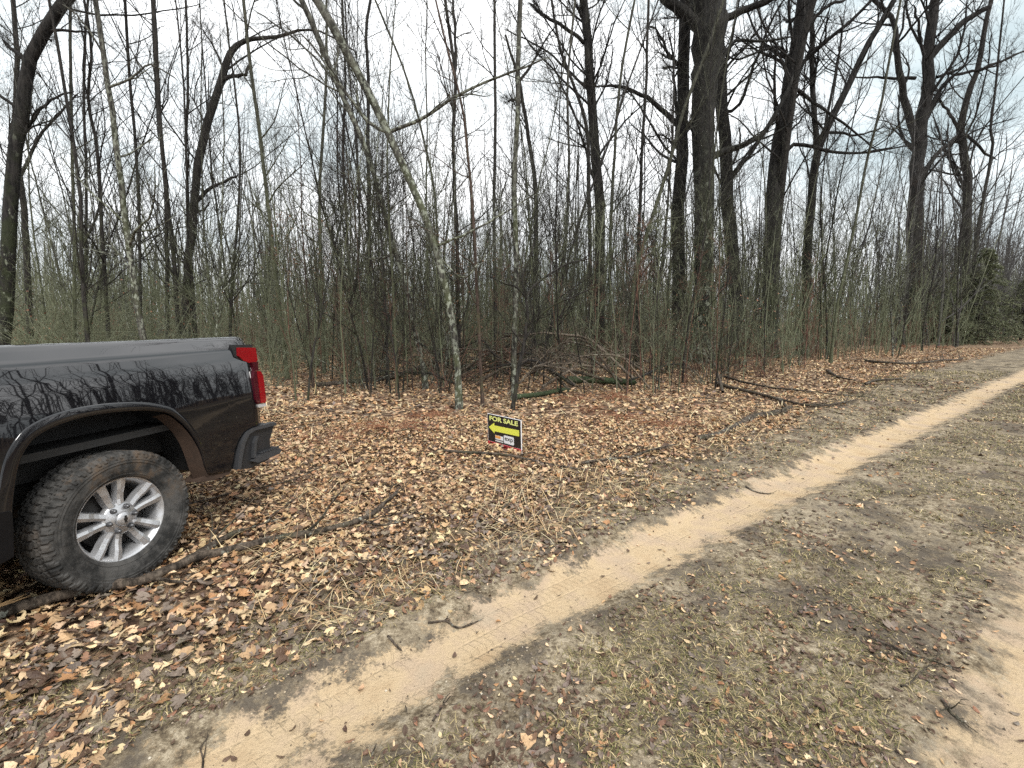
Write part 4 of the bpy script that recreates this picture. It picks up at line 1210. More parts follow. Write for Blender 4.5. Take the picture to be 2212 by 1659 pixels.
for i in ind:
    a_, l_ = lane(lx[i], ly[i])
    par = FLOOR if l_ < litter_edge(a_) else LANE
    o = link('fallen_leaf', LEAFM[int(lc[i]), int(rl.integers(0, 6)), int(rl.integers(0, 2))], par, (lx[i], ly[i], lz[i] + 0.006))
    o.rotation_euler = (rl.normal(0, 0.26), rl.normal(0, 0.26), rl.uniform(0, 6.28))
    o.scale = (ls[i],) * 3
for nm, rr, kd in (('leaf_litter', rest_near, (0, 1, 2, 3)), ('leaf_litter', rest_far, (1, 2, 3, 4))):
    me = leaf_cards(nm, np.column_stack([lx, ly, lz])[rr], ls[rr], rl, PAL, kinds=kd, tilt=0.42, pick=lc[rr])
    tag(link(nm, me), 'brown and tan fallen leaves thickly covering the forest floor', None, None, 'stuff')
# farther litter, larger and simpler
x, y, dd = litter_points(70000, 6.5, 26, 71, 1.22, 0.85)
z = hgt(x, y) + 0.012
me = leaf_cards('leaf_litter', np.column_stack([x, y, z]), rl.uniform(0.06, 0.13, len(x)), rl, PAL, kinds=(4, 4), tilt=0.4, weights=PW_)
tag(link('leaf_litter', me), 'fallen leaves on the floor deeper in the wood', None, None, 'stuff')


# crumbled leaf bits trodden into the lane
n = 80000
y = 1.05 + 11 * rl.uniform(size=n) ** 1.4; x = rl.uniform(-1.25, 1.3, n) * (y + .5)
a_, l_ = lane(x, y)
intr = (np.abs(l_) < 0.27) | (np.abs(l_ - 1.8) < 0.31)
ok = (l_ > litter_edge(a_) - .4) & (l_ < 4.5) & (rl.uniform(size=n) < np.where(intr, 0.03, 0.2 + 0.9 * smooth(.42, .7, vnoise(x, y, 1.9, 51) * .6 + vnoise(x, y, 7, 52) * .4)))
x, y = x[ok], y[ok]
me = leaf_cards('leaf_crumbs', np.column_stack([x, y, hgt(x, y) + 0.006]), rl.uniform(0.008, 0.042, len(x)) * np.maximum(1, y / 4), rl, PAL, kinds=(4, 3, 2), tilt=0.35, weights=[.09, .07, .05, .50, .21, .08])
tag(link('leaf_crumbs', me), 'broken bits of dark and pale leaf trodden into the lane', None, None, 'stuff')


def blades(name, x, y, L, wdt, lie, pal, rng, label, z0=0.0):
    n = len(x)
    yaw = rng.uniform(0, 6.283, n)
    el = np.clip(rng.normal(lie, 0.35, n), 0.03, 1.4)
    d = np.column_stack([np.cos(yaw) * np.cos(el), np.sin(yaw) * np.cos(el), np.sin(el)])
    s = np.column_stack([-np.sin(yaw), np.cos(yaw), np.zeros(n)])
    b = np.column_stack([x, y, hgt(x, y) + z0])
    bend = rng.normal(0, 0.25, (n, 1)) * s
    m = b + d * (L * .55)[:, None] + bend * L[:, None] * .2
    d2 = nrm(d + np.array([0, 0, -0.45]) + bend)
    t = m + d2 * (L * .5)[:, None]
    t[:, 2] = np.maximum(t[:, 2], hgt(t[:, 0], t[:, 1]) + 0.003)
    w_ = (wdt * np.ones(n))[:, None] * s
    Vv = np.stack([b - w_, b + w_, m + w_ * .8, m - w_ * .8, t], 1).reshape(-1, 3)
    o_ = np.arange(n)[:, None] * 5
    me = mesh_np(name, Vv, [o_ + np.array([[0, 1, 2, 3]]), o_ + np.array([[3, 2, 4]])], BLADE, False)
    c = pal[rng.integers(0, len(pal), n)] * rng.uniform(.7, 1.3, (n, 1))
    colour_attr(me, np.clip(np.repeat(c, 5, 0), 0, 1))
    return tag(link(name, me), label, None, None, 'stuff')


GP = np.array([(0.24, 0.19, 0.09), (0.16, 0.145, 0.055), (0.11, 0.11, 0.04), (0.34, 0.27, 0.14), (0.46, 0.37, 0.21), (0.085, 0.062, 0.04)])
n = 460000
y = 1.05 + 13 * rl.uniform(size=n) ** 1.5; x = rl.uniform(-1.25, 1.3, n) * (y + .5)
a_, l_ = lane(x, y)
ok = (l_ > litter_edge(a_) - .35) & (np.abs(l_) > 0.30) & (np.abs(l_ - 1.8) > 0.36) & (l_ < 4.5)
dens_ = smooth(0.30, 0.62, vnoise(x, y, 1.7, 41) * .55 + vnoise(x, y, 6.5, 42) * .45)
mid_ = np.where((l_ > 0.3) & (l_ < 1.45), smooth(0.28, 0.6, l_) * smooth(1.55, 1.15, l_) * 1.3 + .08, 0.6)
mid_ = np.where(l_ < 0, 0.55 * smooth(-0.22, -0.42, l_), mid_)
ok &= rl.uniform(size=n) < dens_ * mid_ * 1.4
blades('grass', x[ok], y[ok], rl.uniform(0.012, 0.05, ok.sum()) * np.maximum(1, y[ok] / 6), rl.uniform(0.0009, 0.0021, ok.sum()) * np.maximum(1, y[ok] / 2.6), 0.3, GP, rl, 'short matted greenish and straw coloured grass on the lane')
# straw strands in the leaf litter
n = 34000
y = 1.15 + 9 * rl.uniform(size=n) ** 1.3; x = rl.uniform(-1.2, 1.0, n) * (y + .5)
a_, l_ = lane(x, y); dd = l_ - litter_edge(a_)
ok = (dd < 0.35) & (l_ < -.3) & (rl.uniform(size=n) < np.where(dd > -0.8, 0.8, 0.3) * smooth(.35, .75, vnoise(x, y, 1.3, 44)))
SPAL = np.array([(0.55, 0.42, 0.24), (0.48, 0.34, 0.18), (0.40, 0.26, 0.14), (0.6, 0.5, 0.32), (0.22, 0.13, 0.08)])
blades('straw', x[ok], y[ok], rl.uniform(0.07, 0.28, ok.sum()), 0.0019 * np.maximum(1, y[ok] / 2.6), 0.14, SPAL, rl, 'pale dry grass stalks tangled in the fallen leaves', 0.035)
# twigs and bark chips
n = 5200
y = 1.1 + 15 * rl.uniform(size=n) ** 1.2; x = rl.uniform(-1.2, 1.25, n) * (y + .5)
a_, l_ = lane(x, y)
ok = (rl.uniform(size=n) < np.where((np.abs(l_) < .27) | (np.abs(l_ - 1.8) < .3), 0.07, 0.8)) & (l_ < 3.4)
x, y = x[ok], y[ok]; M = len(x)
yaw = rl.uniform(0, 6.283, M); Lh = rl.uniform(0.006, 0.04, M) * np.maximum(1, y / 4)
P0 = np.column_stack([x, y, hgt(x, y) + 0.012]); dv = np.column_stack([np.cos(yaw), np.sin(yaw), rl.normal(0, .12, M)])
sdv = np.column_stack([-np.sin(yaw), np.cos(yaw), np.zeros(M)])
TP = np.stack([P0 - dv * Lh[:, None], P0 + sdv * (Lh * rl.normal(0, .15, M))[:, None], P0 + dv * Lh[:, None]], 1)
TR = (rl.uniform(0.001, 0.0028, M) * np.maximum(1, y / 5))[:, None] * np.array([[1, .9, .5]])
tag(link('twig_litter', tube_mesh('twig_litter', [(TP, TR, 4, True)], DEADWOOD)), 'small broken twigs and bark chips strewn over leaves and lane', None, None, 'stuff')
n = 60000
y = 1.0 + 9 * rl.uniform(size=n) ** 1.7; x = rl.uniform(-1.25, 1.35, n) * (y + .4)
a_, l_ = lane(x, y)
intr = (np.abs(l_) < 0.2) | (np.abs(l_ - 1.8) < 0.28)
ok = (l_ > litter_edge(a_) - .1) & (l_ < 4) & (rl.uniform(size=n) < np.where(intr, .12, .25 + .75 * smooth(.4, .65, vnoise(x, y, 5, 61))))
x, y = x[ok], y[ok]; M = len(x)
rr0 = (0.0014 + 0.0055 * rl.uniform(size=M) ** 3) * np.maximum(1, y / 3.2)
c_ = np.column_stack([x, y, hgt(x, y) + rr0 * .3])
oct_ = np.array([(1, 0, 0), (0, 1, 0), (-1, 0, 0), (0, -1, 0), (0, 0, .8), (0, 0, -.6)], float)
Vg = c_[:, None, :] + oct_[None] * rr0[:, None, None] * rl.uniform(.6, 1.35, (M, 6, 1))
fo = np.array([(0, 1, 4), (1, 2, 4), (2, 3, 4), (3, 0, 4), (1, 0, 5), (2, 1, 5), (3, 2, 5), (0, 3, 5)])
me = mesh_np('grit', Vg.reshape(-1, 3), [(np.arange(M)[:, None, None] * 6 + fo[None]).reshape(-1, 3)], BLADE, False)
gp_ = np.array([(0.42, 0.34, 0.24), (0.30, 0.24, 0.17), (0.14, 0.11, 0.085), (0.07, 0.055, 0.042), (0.5, 0.44, 0.35), (0.22, 0.17, 0.12)])
colour_attr(me, np.repeat(gp_[rl.choice(6, M, p=[.2, .2, .2, .25, .05, .1])], 6, 0))
tag(link('grit', me), 'loose grit and little clods on the lane', None, None, 'stuff')
ns = 340
y = 3.2 + 15 * rl.uniform(size=ns * 3) ** 1.1; x = rl.uniform(-1.1, 1.2, ns * 3) * y
a_, l_ = lane(x, y); ok = l_ < litter_edge(a_) + .1
x, y = x[ok][:ns], y[ok][:ns]; M = len(x)
yaw = rl.normal(0, .9, M); Ls_ = rl.uniform(.15, .8, M); tt = np.linspace(-.5, .5, 6)
SP_ = np.zeros((M, 6, 3)); cv = rl.normal(0, .1, M)
for k in range(6):
    SP_[:, k, 0] = x + np.cos(yaw) * Ls_ * tt[k] - np.sin(yaw) * Ls_ * cv * tt[k] ** 2 * 4
    SP_[:, k, 1] = y + np.sin(yaw) * Ls_ * tt[k] + np.cos(yaw) * Ls_ * cv * tt[k] ** 2 * 4
SP_[:, :, :2] += rl.normal(0, .006, (M, 6, 2))
SP_[:, :, 2] = hgt(SP_[:, :, 0], SP_[:, :, 1]) + .035 + np.abs(rl.normal(0, .05, M))[:, None] * (tt + .5)[None]
SR_ = (rl.uniform(.003, .009, M) * np.maximum(1, y / 9))[:, None] * np.linspace(1, .4, 6)[None]
S2, R2_ = spawn(SP_, SR_, 2, .3, .9, (.06, .3), (.4, 1.0), 4, .05, .15, rl, .6, .002)
tag(link('twig_litter', tube_mesh('twig_litter', [(SP_, SR_, 5, True), (S2, R2_, 3, True)], DEADWOOD)), 'thin dead sticks scattered over the fallen leaves', None, None, 'stuff')
# rust coloured dead ferns
def fern(seed):
    rng = np.random.default_rng(seed); nf = 16
    P0 = np.zeros((nf, 8, 3)); th = rng.uniform(0, 6.283, nf); L = rng.uniform(.3, .6, nf); s = np.linspace(0, 1, 8)
    P0[:, :, 0] = np.outer(L * np.cos(th), s); P0[:, :, 1] = np.outer(L * np.sin(th), s)
    P0[:, :, 2] = L[:, None] * (0.75 * s - 0.72 * s ** 2)[None] * rng.uniform(.4, 1.1, (nf, 1))
    R0 = np.full((nf, 8), .003)
    L1, R1 = spawn(P0, R0, 16, .15, 1, lambda t, Lp: Lp * .22 * (1.15 - t), (0.8, 1.3), 3, -0.05, .12, rng, .9, .0028)
    return tube_mesh('fronds', [(P0, R0, 3, True), (L1, R1, 3, True)], FERN)


FERN = simple('dead_fern', (0.24, 0.105, 0.055), 0.85, noise=0.5, nscale=8)
FM = [fern(k) for k in range(3)]
for k, (X, Y, wd) in enumerate([(1235, 868, 'just right of the low mossy log'), (1272, 890, 'below the mossy log end'), (1320, 868, 'right of the mossy log'), (1345, 905, 'on leaves below the mossy log'),
                                (915, 905, 'left of the sign near the leaning trunk'), (850, 935, 'halfway between sign and bumper'), (960, 900, 'at the foot of the leaning trunk'), (2035, 752, 'at the far lane edge under the evergreens'),
                                (1960, 752, 'under the widely forked oak'), (1450, 930, 'left of the rotten log'), (700, 960, 'just right of the bumper')]):
    p = gp(X, Y)
    r = empty('dead_fern', (p[0], p[1], float(hgt(p[0], p[1]))), (0, 0, k * 1.7)); s_ = (1.0, .8, 1.2)[k % 3] * (1.6 if p[1] > 20 else 1)
    r.scale = (s_,) * 3
    tag(r, f'rusty brown collapsed dead fern {wd}', 'fern', 'rusty dead ferns')
    link('fronds', FM[k % 3], r)

# ------------------------------------------------------------------ for sale sign
BL, BR_ = gp(1055, 965), gp(1127, 987)
SX = Vector((BR_[0] - BL[0], BR_[1] - BL[1], 0)); SW = SX.length; SX.normalize()
SNn = Vector((SX.y, -SX.x, 0))
if SNn.dot(Vector((0, -1, 0))) < 0: SNn = -SNn
sign = empty('for_sale_sign', (BL[0], BL[1], float(hgt(BL[0], BL[1])) - 0.0))
sign.rotation_euler = (rad(1.5), rad(-0.5), math.atan2(SX.y, SX.x))
tag(sign, 'black for sale yard sign with a yellow arrow standing in the leaves', 'sign')
SH = 0.385
BLACK = simple('sign_black', (0.012, 0.011, 0.012), 0.35)
YEL = simple('sign_yellow', (0.80, 0.82, 0.10), 0.45)
PYEL = simple('sign_pale_yellow', (0.83, 0.87, 0.28), 0.45)
WHT = simple('sign_white', (0.8, 0.8, 0.82), 0.5)
RED = simple('sign_red', (0.62, 0.035, 0.05), 0.45)
DRED = simple('sign_dark_red', (0.12, 0.008, 0.01), 0.5)
ORG = simple('sign_orange', (0.85, 0.38, 0.10), 0.45)
WIRE = simple('sign_wire', (0.45, 0.46, 0.46), 0.35, 0.9)


def sbox(name, s0, s1, t0, t1, y0, th, mat, par=sign, bev=0.0):
    bm = bmesh.new()
    bm_box(bm, ((s0 + s1) / 2 * SW, y0, SH * (1 - (t0 + t1) / 2)), ((s1 - s0) * SW, th, (t1 - t0) * SH))
    return bm_obj(name, bm, mat, par, bevel=bev)


panel = sbox('panel', 0, 1, 0, 1.02, 0.004, 0.008, WHT)
sbox('black_face', 0.012, 0.985, 0.012, 0.86, -0.0009, 0.0018, BLACK, panel)
sbox('red_strip', 0.0, 0.985, 0.868, 0.985, -0.0012, 0.0024, RED, panel)


def poly_face(name, pts, y0, mat, par, th=0.0016):
    bm = bmesh.new()
    bm_prism(bm, [(s * SW, SH * (1 - t)) for s, t in pts], lambda a, b, d: (a, d, b), y0, y0 - th)
    return bm_obj(name, bm, mat, par)


poly_face('arrow', [(0.04, .425), (.215, .25), (.215, .335), (.945, .31), (.945, .49), (.215, .515), (.215, .585)], -0.0018, YEL, panel)


def text(name, body, s0, s1, t0, t1, y0, mat, par, bold=0.0):
    cu = bpy.data.curves.new(name, 'FONT'); cu.body = body; cu.size = 1; cu.extrude = 0.004; cu.offset = bold
    cu.materials.append(mat)
    tmp = bpy.data.objects.new('tmp', cu); COL.objects.link(tmp)
    bpy.context.view_layer.update()
    me = bpy.data.meshes.new_from_object(tmp.evaluated_get(bpy.context.evaluated_depsgraph_get()))
    bpy.data.objects.remove(tmp)
    o = link(name, me, par)
    bpy.context.view_layer.update()
    bb = [Vector(c) for c in o.bound_box]
    x0 = min(b.x for b in bb); x1 = max(b.x for b in bb); yy0 = min(b.y for b in bb); yy1 = max(b.y for b in bb)
    sx = (s1 - s0) * SW / (x1 - x0); sy = (t1 - t0) * SH / (yy1 - yy0)
    o.rotation_euler = (rad(90), 0, 0)
    o.scale = (sx, sy, 0.2)
    o.location = (s0 * SW - x0 * sx, y0, SH * (1 - t1) - yy0 * sy)
    return o


text('lettering', 'FOR SALE', 0.07, 0.915, 0.055, 0.20, -0.0022, PYEL, panel, 0.028)
lb = sbox('logo_box', 0.235, 0.475, 0.63, 0.815, -0.0022, 0.0016, WHT, panel)
sbox('logo_band', 0.24, 0.40, 0.635, 0.715, -0.0034, 0.0016, ORG, panel)
sbox('logo_rule', 0.237, 0.473, 0.755, 0.782, -0.0034, 0.0016, BLACK, panel)
text('lettering', 'exp', 0.525, 0.765, 0.625, 0.76, -0.0034, BLACK, panel, 0.01)
bmx = bmesh.new()
rp_ = []
for cx_, cz_, a0 in ((.755, .58, 90), (.535, .58, 180), (.535, .80, 270), (.755, .80, 0)):
    pass
pts_ = [(.515, .565), (.50, .59), (.50, .785), (.515, .81), (.775, .81), (.79, .785), (.79, .59), (.775, .565)]
poly_face('logo_box', pts_, -0.0018, WHT, panel)
text('lettering', 'CHRISTOPHER PARKER', 0.05, 0.95, 0.893, 0.962, -0.0026, DRED, panel, 0.02)
for s_ in (0.22, 0.78):
    P = np.array([[s_ * SW, 0.012, -0.12], [s_ * SW, 0.012, 0.1], [s_ * SW, 0.012, SH * .8]])[None]
    link('wire_leg', tube_mesh('wire_leg', [(P, np.full((1, 3), .0022), 6, False)], WIRE), sign)
P = np.array([[.22 * SW, 0.012, 0.02], [.5 * SW, .012, .02], [.78 * SW, 0.012, 0.02]])[None]
link('wire_crossbar', tube_mesh('wire_crossbar', [(P, np.full((1, 3), .0022), 6, False)], WIRE), sign)

# ------------------------------------------------------------------ pickup truck. local axes: x = towards the tail, y = away from the camera side (0 = near flank), z up
PHI = rad(15.009)
UX = Vector((math.sin(PHI), math.cos(PHI), 0)); VX = Vector((math.cos(PHI), -math.sin(PHI), 0))
truck = empty('pickup_truck', Vector((-2.1876, 2.4582, 0.0)) + VX * (0.75 * math.sin(rad(2.8))))
ROLL = rad(-2.8)          # the far side stands a little lower
truck.rotation_euler = (ROLL, 0, math.atan2(UX.y, UX.x))          # local +x -> UX ; local +y -> -VX
tag(truck, 'black pickup truck cut off by the left edge, muddy rear wheel showing', 'pickup truck')


def paint_mat():
    m, nt, b = mat_new('black_paint'); nb = NB(nt)
    p = nb.obj()
    z = nb.sep(p)[2]
    n = nb.noise(nb.scale(p, (1, 1, 3)), 5, 5, 0.7)
    dust = nb.math('MULTIPLY', nb.math('SUBTRACT', 1.0, nb.step(z, 0.55, 1.02)), nb.step(n, 0.32, 0.75))
    sp = nb.noise(nb.scale(p, (1, 1, 0.45)), 55, 3, 0.7)
    spl = nb.math('MULTIPLY', nb.step(sp, 0.66, 0.74), nb.math('SUBTRACT', 1.0, nb.step(z, 0.6, 1.05)))
    c = nb.mix(nb.math('MULTIPLY', dust, 0.05), (0.005, 0.005, 0.0065), (0.11, 0.09, 0.07))
    c = nb.mix(nb.math('MULTIPLY', spl, 0.55), c, (0.2, 0.18, 0.15))
    nt.links.new(c, b.inputs['Base Color'])
    b.inputs['Roughness'].default_value = 0.25
    nt.links.new(nb.math('ADD', 0.04, nb.math('MULTIPLY', dust, 0.3)), b.inputs['Roughness'])
    b.inputs['Specular IOR Level'].default_value = 0.25
    b.inputs['Coat IOR'].default_value = 1.7
    nt.links.new(nb.math('ADD', 0.3, nb.math('MULTIPLY', nb.step(z, 0.92, 1.12), 0.7)), b.inputs['Coat Weight'])
    nt.links.new(nb.math('ADD', 0.012, nb.math('MULTIPLY', dust, 0.14)), b.inputs['Coat Roughness'])
    return m


PAINT = paint_mat()
PLAST = simple('black_plastic', (0.013, 0.013, 0.0145), 0.48, noise=0.4, nscale=14)
FLARE = simple('satin_black', (0.005, 0.005, 0.006), 0.3, noise=0.5, nscale=10, spec=0.2)
GREYP = simple('grey_plastic', (0.034, 0.035, 0.038), 0.5, noise=0.3, nscale=14)
LINER = simple('wheel_liner', (0.02, 0.02, 0.02), 0.85, noise=0.6, nscale=9)
RUST = simple('muddy_rust', (0.042, 0.024, 0.015), 0.9, noise=0.7, nscale=14)
FRAME = simple('frame_black', (0.012, 0.012, 0.012), 0.7)
ALLOY = None


def alloy_mat():
    m, nt, b = mat_new('silver_alloy'); nb = NB(nt)
    n = nb.noise(nb.obj(), 16, 5, 0.7)
    c = nb.mix(nb.math('MULTIPLY', nb.step(n, 0.5, 0.75), 0.5), (0.50, 0.50, 0.51), (0.26, 0.24, 0.2))
    nt.links.new(c, b.inputs['Base Color'])
    b.inputs['Metallic'].default_value = 0.7; b.inputs['Roughness'].default_value = 0.33
    return m


ALLOY = alloy_mat()


def tyre_mat():
    m, nt, b = mat_new('tyre_rubber'); nb = NB(nt)
    p = nb.obj()
    n = nb.noise(p, 6, 5, 0.7); n2 = nb.noise(p, 40, 4, 0.7)
    c = nb.mix(nb.step(n, 0.36, 0.64), (0.014, 0.014, 0.0135), (0.072, 0.069, 0.065))
    n3 = nb.noise(p, 3.2, 5, 0.75)
    z = nb.sep(p)[2]
    mud = nb.math('MULTIPLY', nb.step(n3, 0.48, 0.62), nb.step(z, -0.1, 0.25))
    c = nb.mix(nb.math('MULTIPLY', mud, 0.75), c, (0.10, 0.066, 0.04))
    c = nb.mix(nb.math('MULTIPLY', nb.step(n2, 0.55, 0.72), 0.4), c, (0.10, 0.09, 0.078))
    nt.links.new(c, b.inputs['Base Color']); b.inputs['Roughness'].default_value = 0.85
    b.inputs['Specular IOR Level'].default_value = 0.3
    nt.links.new(nb.bump(n2, 0.5, 0.006), b.inputs['Normal'])
    return m


TYRE = tyre_mat()


def lens_mat(name, col):
    m, nt, b = mat_new(name); nb = NB(nt)
    n = nb.noise(nb.scale(nb.obj(), (1, 1, 14)), 9, 2)
    c = nb.mix(n, tuple(x * 0.55 for x in col), tuple(min(1, x * 1.25) for x in col))
    nt.links.new(c, b.inputs['Base Color'])
    b.inputs['Roughness'].default_value = 0.12
    b.inputs['Coat Weight'].default_value = 1.0; b.inputs['Coat Roughness'].default_value = 0.02
    return m


LENS = lens_mat('red_lens', (0.27, 0.003, 0.008)); LENSD = lens_mat('dark_red_lens', (0.06, 0.003, 0.01)); LENSW = lens_mat('clear_lens', (0.5, 0.5, 0.5))
GLASS = simple('dark_glass', (0.01, 0.012, 0.014), 0.04, coat=1.0)

ARCH = np.array([(-.457, .434), (-.447, .55), (-.439, .655), (-.401, .816), (-.357, .906), (-.296, .962), (-.166, 1.0), (.002, 1.008), (.192, .988), (.297, .96), (.361, .925), (.447, .82), (.51, .684), (.536, .553), (.556, .488)])
ARCH_S = resample(ARCH, 90)
BOT = np.vstack([[(-.745, .432), (-.60, .433)], ARCH_S, [(.60, .468), (.675, .457), (.749, .45), (.768, .51), (.785, .584), (.82, .645), (.858, .686), (.905, .708), (.961, .717), (1.03, .717), (1.093, .718)]])
seg = np.concatenate([[0], np.cumsum(np.linalg.norm(np.diff(BOT, axis=0), axis=1))])
BOT = np.column_stack([np.interp(np.linspace(0, seg[-1], 230), seg, BOT[:, k]) for k in (0, 1)])
W_T = 2.03


def side_v(u, z):
    """how far the flank stands inboard (positive) at u, z"""
    prof = np.interp(z, [.40, .55, .75, .95, 1.05, 1.15, 1.22, 1.285, 1.30, 1.315, 1.375, 1.39], [.030, .012, .002, .003, .008, .016, .025, .037, .041, .050, .096, .110])
    prof = prof + 0.055 * smooth(0.97, 1.10, u) ** 2
    return prof


def bed_side_mesh():
    rowsA = np.array([0, .02, .05, .09, .13, .17, .22, .28, .35, .42, .5, .58, .66, .74, .82, .9, 1.0])
    ZA = 1.10
    u = BOT[:, 0]; zb = BOT[:, 1]
    cols_u, cols_z, cols_v = [], [], []
    # inward flange
    for inn in (0.07, 0.035, 0.008):
        cols_u.append(u); cols_z.append(zb + 0.002); cols_v.append(side_v(u, zb) + inn)
    for r in rowsA:
        z = zb + (ZA - zb) * r
        cols_u.append(u); cols_z.append(z); cols_v.append(side_v(u, z))
    for z0 in [1.115, 1.13, 1.145, 1.16, 1.18, 1.20, 1.22, 1.24, 1.26, 1.275, 1.285, 1.2925, 1.30, 1.3075, 1.315, 1.325, 1.34, 1.355, 1.37, 1.38, 1.387]:
        z = np.full_like(u, z0)
        cols_u.append(u); cols_z.append(z); cols_v.append(side_v(u, z))
    for z0, dv in ((1.393, .012), (1.396, .03), (1.396, .075), (1.39, .088), (1.36, .09), (1.04, .09)):
        z = np.full_like(u, z0)
        cols_u.append(u); cols_z.append(z); cols_v.append(side_v(u, np.full_like(u, 1.39)) + dv)
    U_, Z_, V_ = np.array(cols_u), np.array(cols_z), np.array(cols_v)
    nr, nc = U_.shape
    Vx = np.stack([U_, V_, Z_], -1).reshape(-1, 3)
    i, j = np.meshgrid(np.arange(nc - 1), np.arange(nr - 1))
    qd = np.stack([j * nc + i, j * nc + i + 1, (j + 1) * nc + i + 1, (j + 1) * nc + i], -1).reshape(-1, 4)
    return Vx, qd


Vx, qd = bed_side_mesh()
link('bed_side', mesh_np('bed_side', Vx, [qd], PAINT), truck)
Vm = Vx.copy(); Vm[:, 1] = W_T - Vm[:, 1]
link('bed_side', mesh_np('bed_side', Vm, [qd[:, ::-1]], PAINT), truck)
tl = lambda a, b, d: (a, d, b)
# satin flare round the wheel arch
def arch_flare(mir):
    Af = resample(ARCH, 70)
    tn = nrm(np.gradient(Af, axis=0)); nn_ = np.column_stack([-tn[:, 1], tn[:, 0]])
    s_ = np.linspace(0, 1, 70)
    wd_ = np.interp(s_, [0, .12, .35, .62, .85, 1], [.044, .058, .062, .050, .030, .008])
    rows = [(-.002, .03), (-.002, 0.004), (-.002, .003), (.003, -.002), (.15, -.0065), (.5, -.006), (.85, -.0055), (.95, -.004), (1.0, .02)]
    Vv = []
    for r, off in rows:
        q_ = Af + nn_ * (wd_ * max(r, 0))[:, None] + nn_ * min(r, 0)
        base = side_v(q_[:, 0], q_[:, 1])
        Vv.append(np.column_stack([q_[:, 0], base + off, q_[:, 1]]))
    Vv = np.array(Vv).reshape(-1, 3)
    i, j = np.meshgrid(np.arange(69), np.arange(len(rows) - 1))
    qd_ = np.stack([j * 70 + i, j * 70 + i + 1, (j + 1) * 70 + i + 1, (j + 1) * 70 + i], -1).reshape(-1, 4)
    if mir: Vv[:, 1] = W_T - Vv[:, 1]; qd_ = qd_[:, ::-1]
    link('arch_flare', mesh_np('arch_flare', Vv, [qd_], PAINT), truck)


arch_flare(False); arch_flare(True)
# rail cap strip
# tailgate, bed floor, front wall
bm = bmesh.new(); bm_box(bm, (1.075, W_T / 2, 1.03), (0.05, W_T - 0.34, 0.66)); tg = bm_obj('tailgate', bm, PAINT, truck, bevel=0.012)
bm = bmesh.new(); bm_box(bm, (1.112, W_T / 2, 1.26), (0.016, 0.26, 0.07)); bm_obj('handle', bm, PLAST, tg, bevel=0.005)
bm = bmesh.new(); bm_box(bm, (0.16, W_T / 2, 0.84), (1.80, W_T - 0.22, 0.04)); bm_obj('bed_floor', bm, FRAME, truck)
bm = bmesh.new(); bm_box(bm, (-0.735, W_T / 2, 1.10), (0.03, W_T - 0.30, 0.54)); bm_obj('bed_front', bm, FRAME, truck)
bm = bmesh.new(); bm_box(bm, (1.05, 0.135, 1.04), (0.05, 0.05, 0.62)); bm_box(bm, (1.05, W_T - 0.135, 1.04), (0.05, 0.05, 0.62)); bm_obj('corner_post', bm, FRAME, truck)
# underbody: chassis rails, axle, spring, exhaust
bm = bmesh.new()
for yy in (0.48, W_T - 0.48): bm_box(bm, (-1.2, yy, 0.62), (4.5, 0.08, 0.16))
bm_box(bm, (0.9, W_T / 2, 0.62), (0.08, 1.0, 0.12)); bm_obj('chassis', bm, FRAME, truck)
P = np.array([[0, .3, .4], [0, 1.0, .42], [0, 1.73, .4]])[None]
link('axle', tube_mesh('axle', [(P, np.array([[.05, .11, .05]]), 12, False)], FRAME), truck)
P = resample(np.array([[-1.2, .6, .5], [-.4, .58, .56], [.3, .52, .56], [.52, .40, .50], [.74, .33, .485]]), 16)[None]
link('exhaust_pipe', tube_mesh('exhaust_pipe', [(P, np.full((1, 16), .036), 10, False)], simple('exhaust_metal', (.1, .095, .085), .5, .7, noise=.4)), truck)
P = resample(np.array([[-.62, .46, .52], [-.3, .44, .46], [0, .44, .44], [.3, .44, .47], [.62, .46, .56]]), 14)[None]
link('leaf_spring', tube_mesh('leaf_spring', [(P, np.full((1, 14), .03), 4, False)], FRAME), truck)


def liner(mirror):
    A2 = resample(ARCH, 40); c = np.array([.03, .5]); A2 = c + (A2 - c) * 1.03
    rows = [0.075, 0.16, 0.26, 0.36]
    Vv = np.array([[(a, r, b) for a, b in A2] for r in rows])
    Vv[1:, :, 2] += 0.012
    nr, nc = len(rows), 40
    Vv = Vv.reshape(-1, 3)
    i, j = np.meshgrid(np.arange(nc - 1), np.arange(nr - 1))
    qd_ = np.stack([j * nc + i, j * nc + i + 1, (j + 1) * nc + i + 1, (j + 1) * nc + i], -1).reshape(-1, 4)
    # back wall above the chassis
    if mirror: Vv[:, 1] = W_T - Vv[:, 1]
    link('wheel_arch_liner', mesh_np('wheel_arch_liner', Vv, [qd_], LINER), truck)
    bm = bmesh.new()
    pts_ = [tuple(c + (p - c) * 1.04 + np.array([0, .012])) for p in A2 if p[1] > 0.62]
    yy = 0.36 if not mirror else W_T - 0.36
    bm_prism(bm, pts_, tl, yy, yy + (0.02 if not mirror else -0.02)); bm_obj('liner_wall', bm, LINER, truck)


liner(False); liner(True)
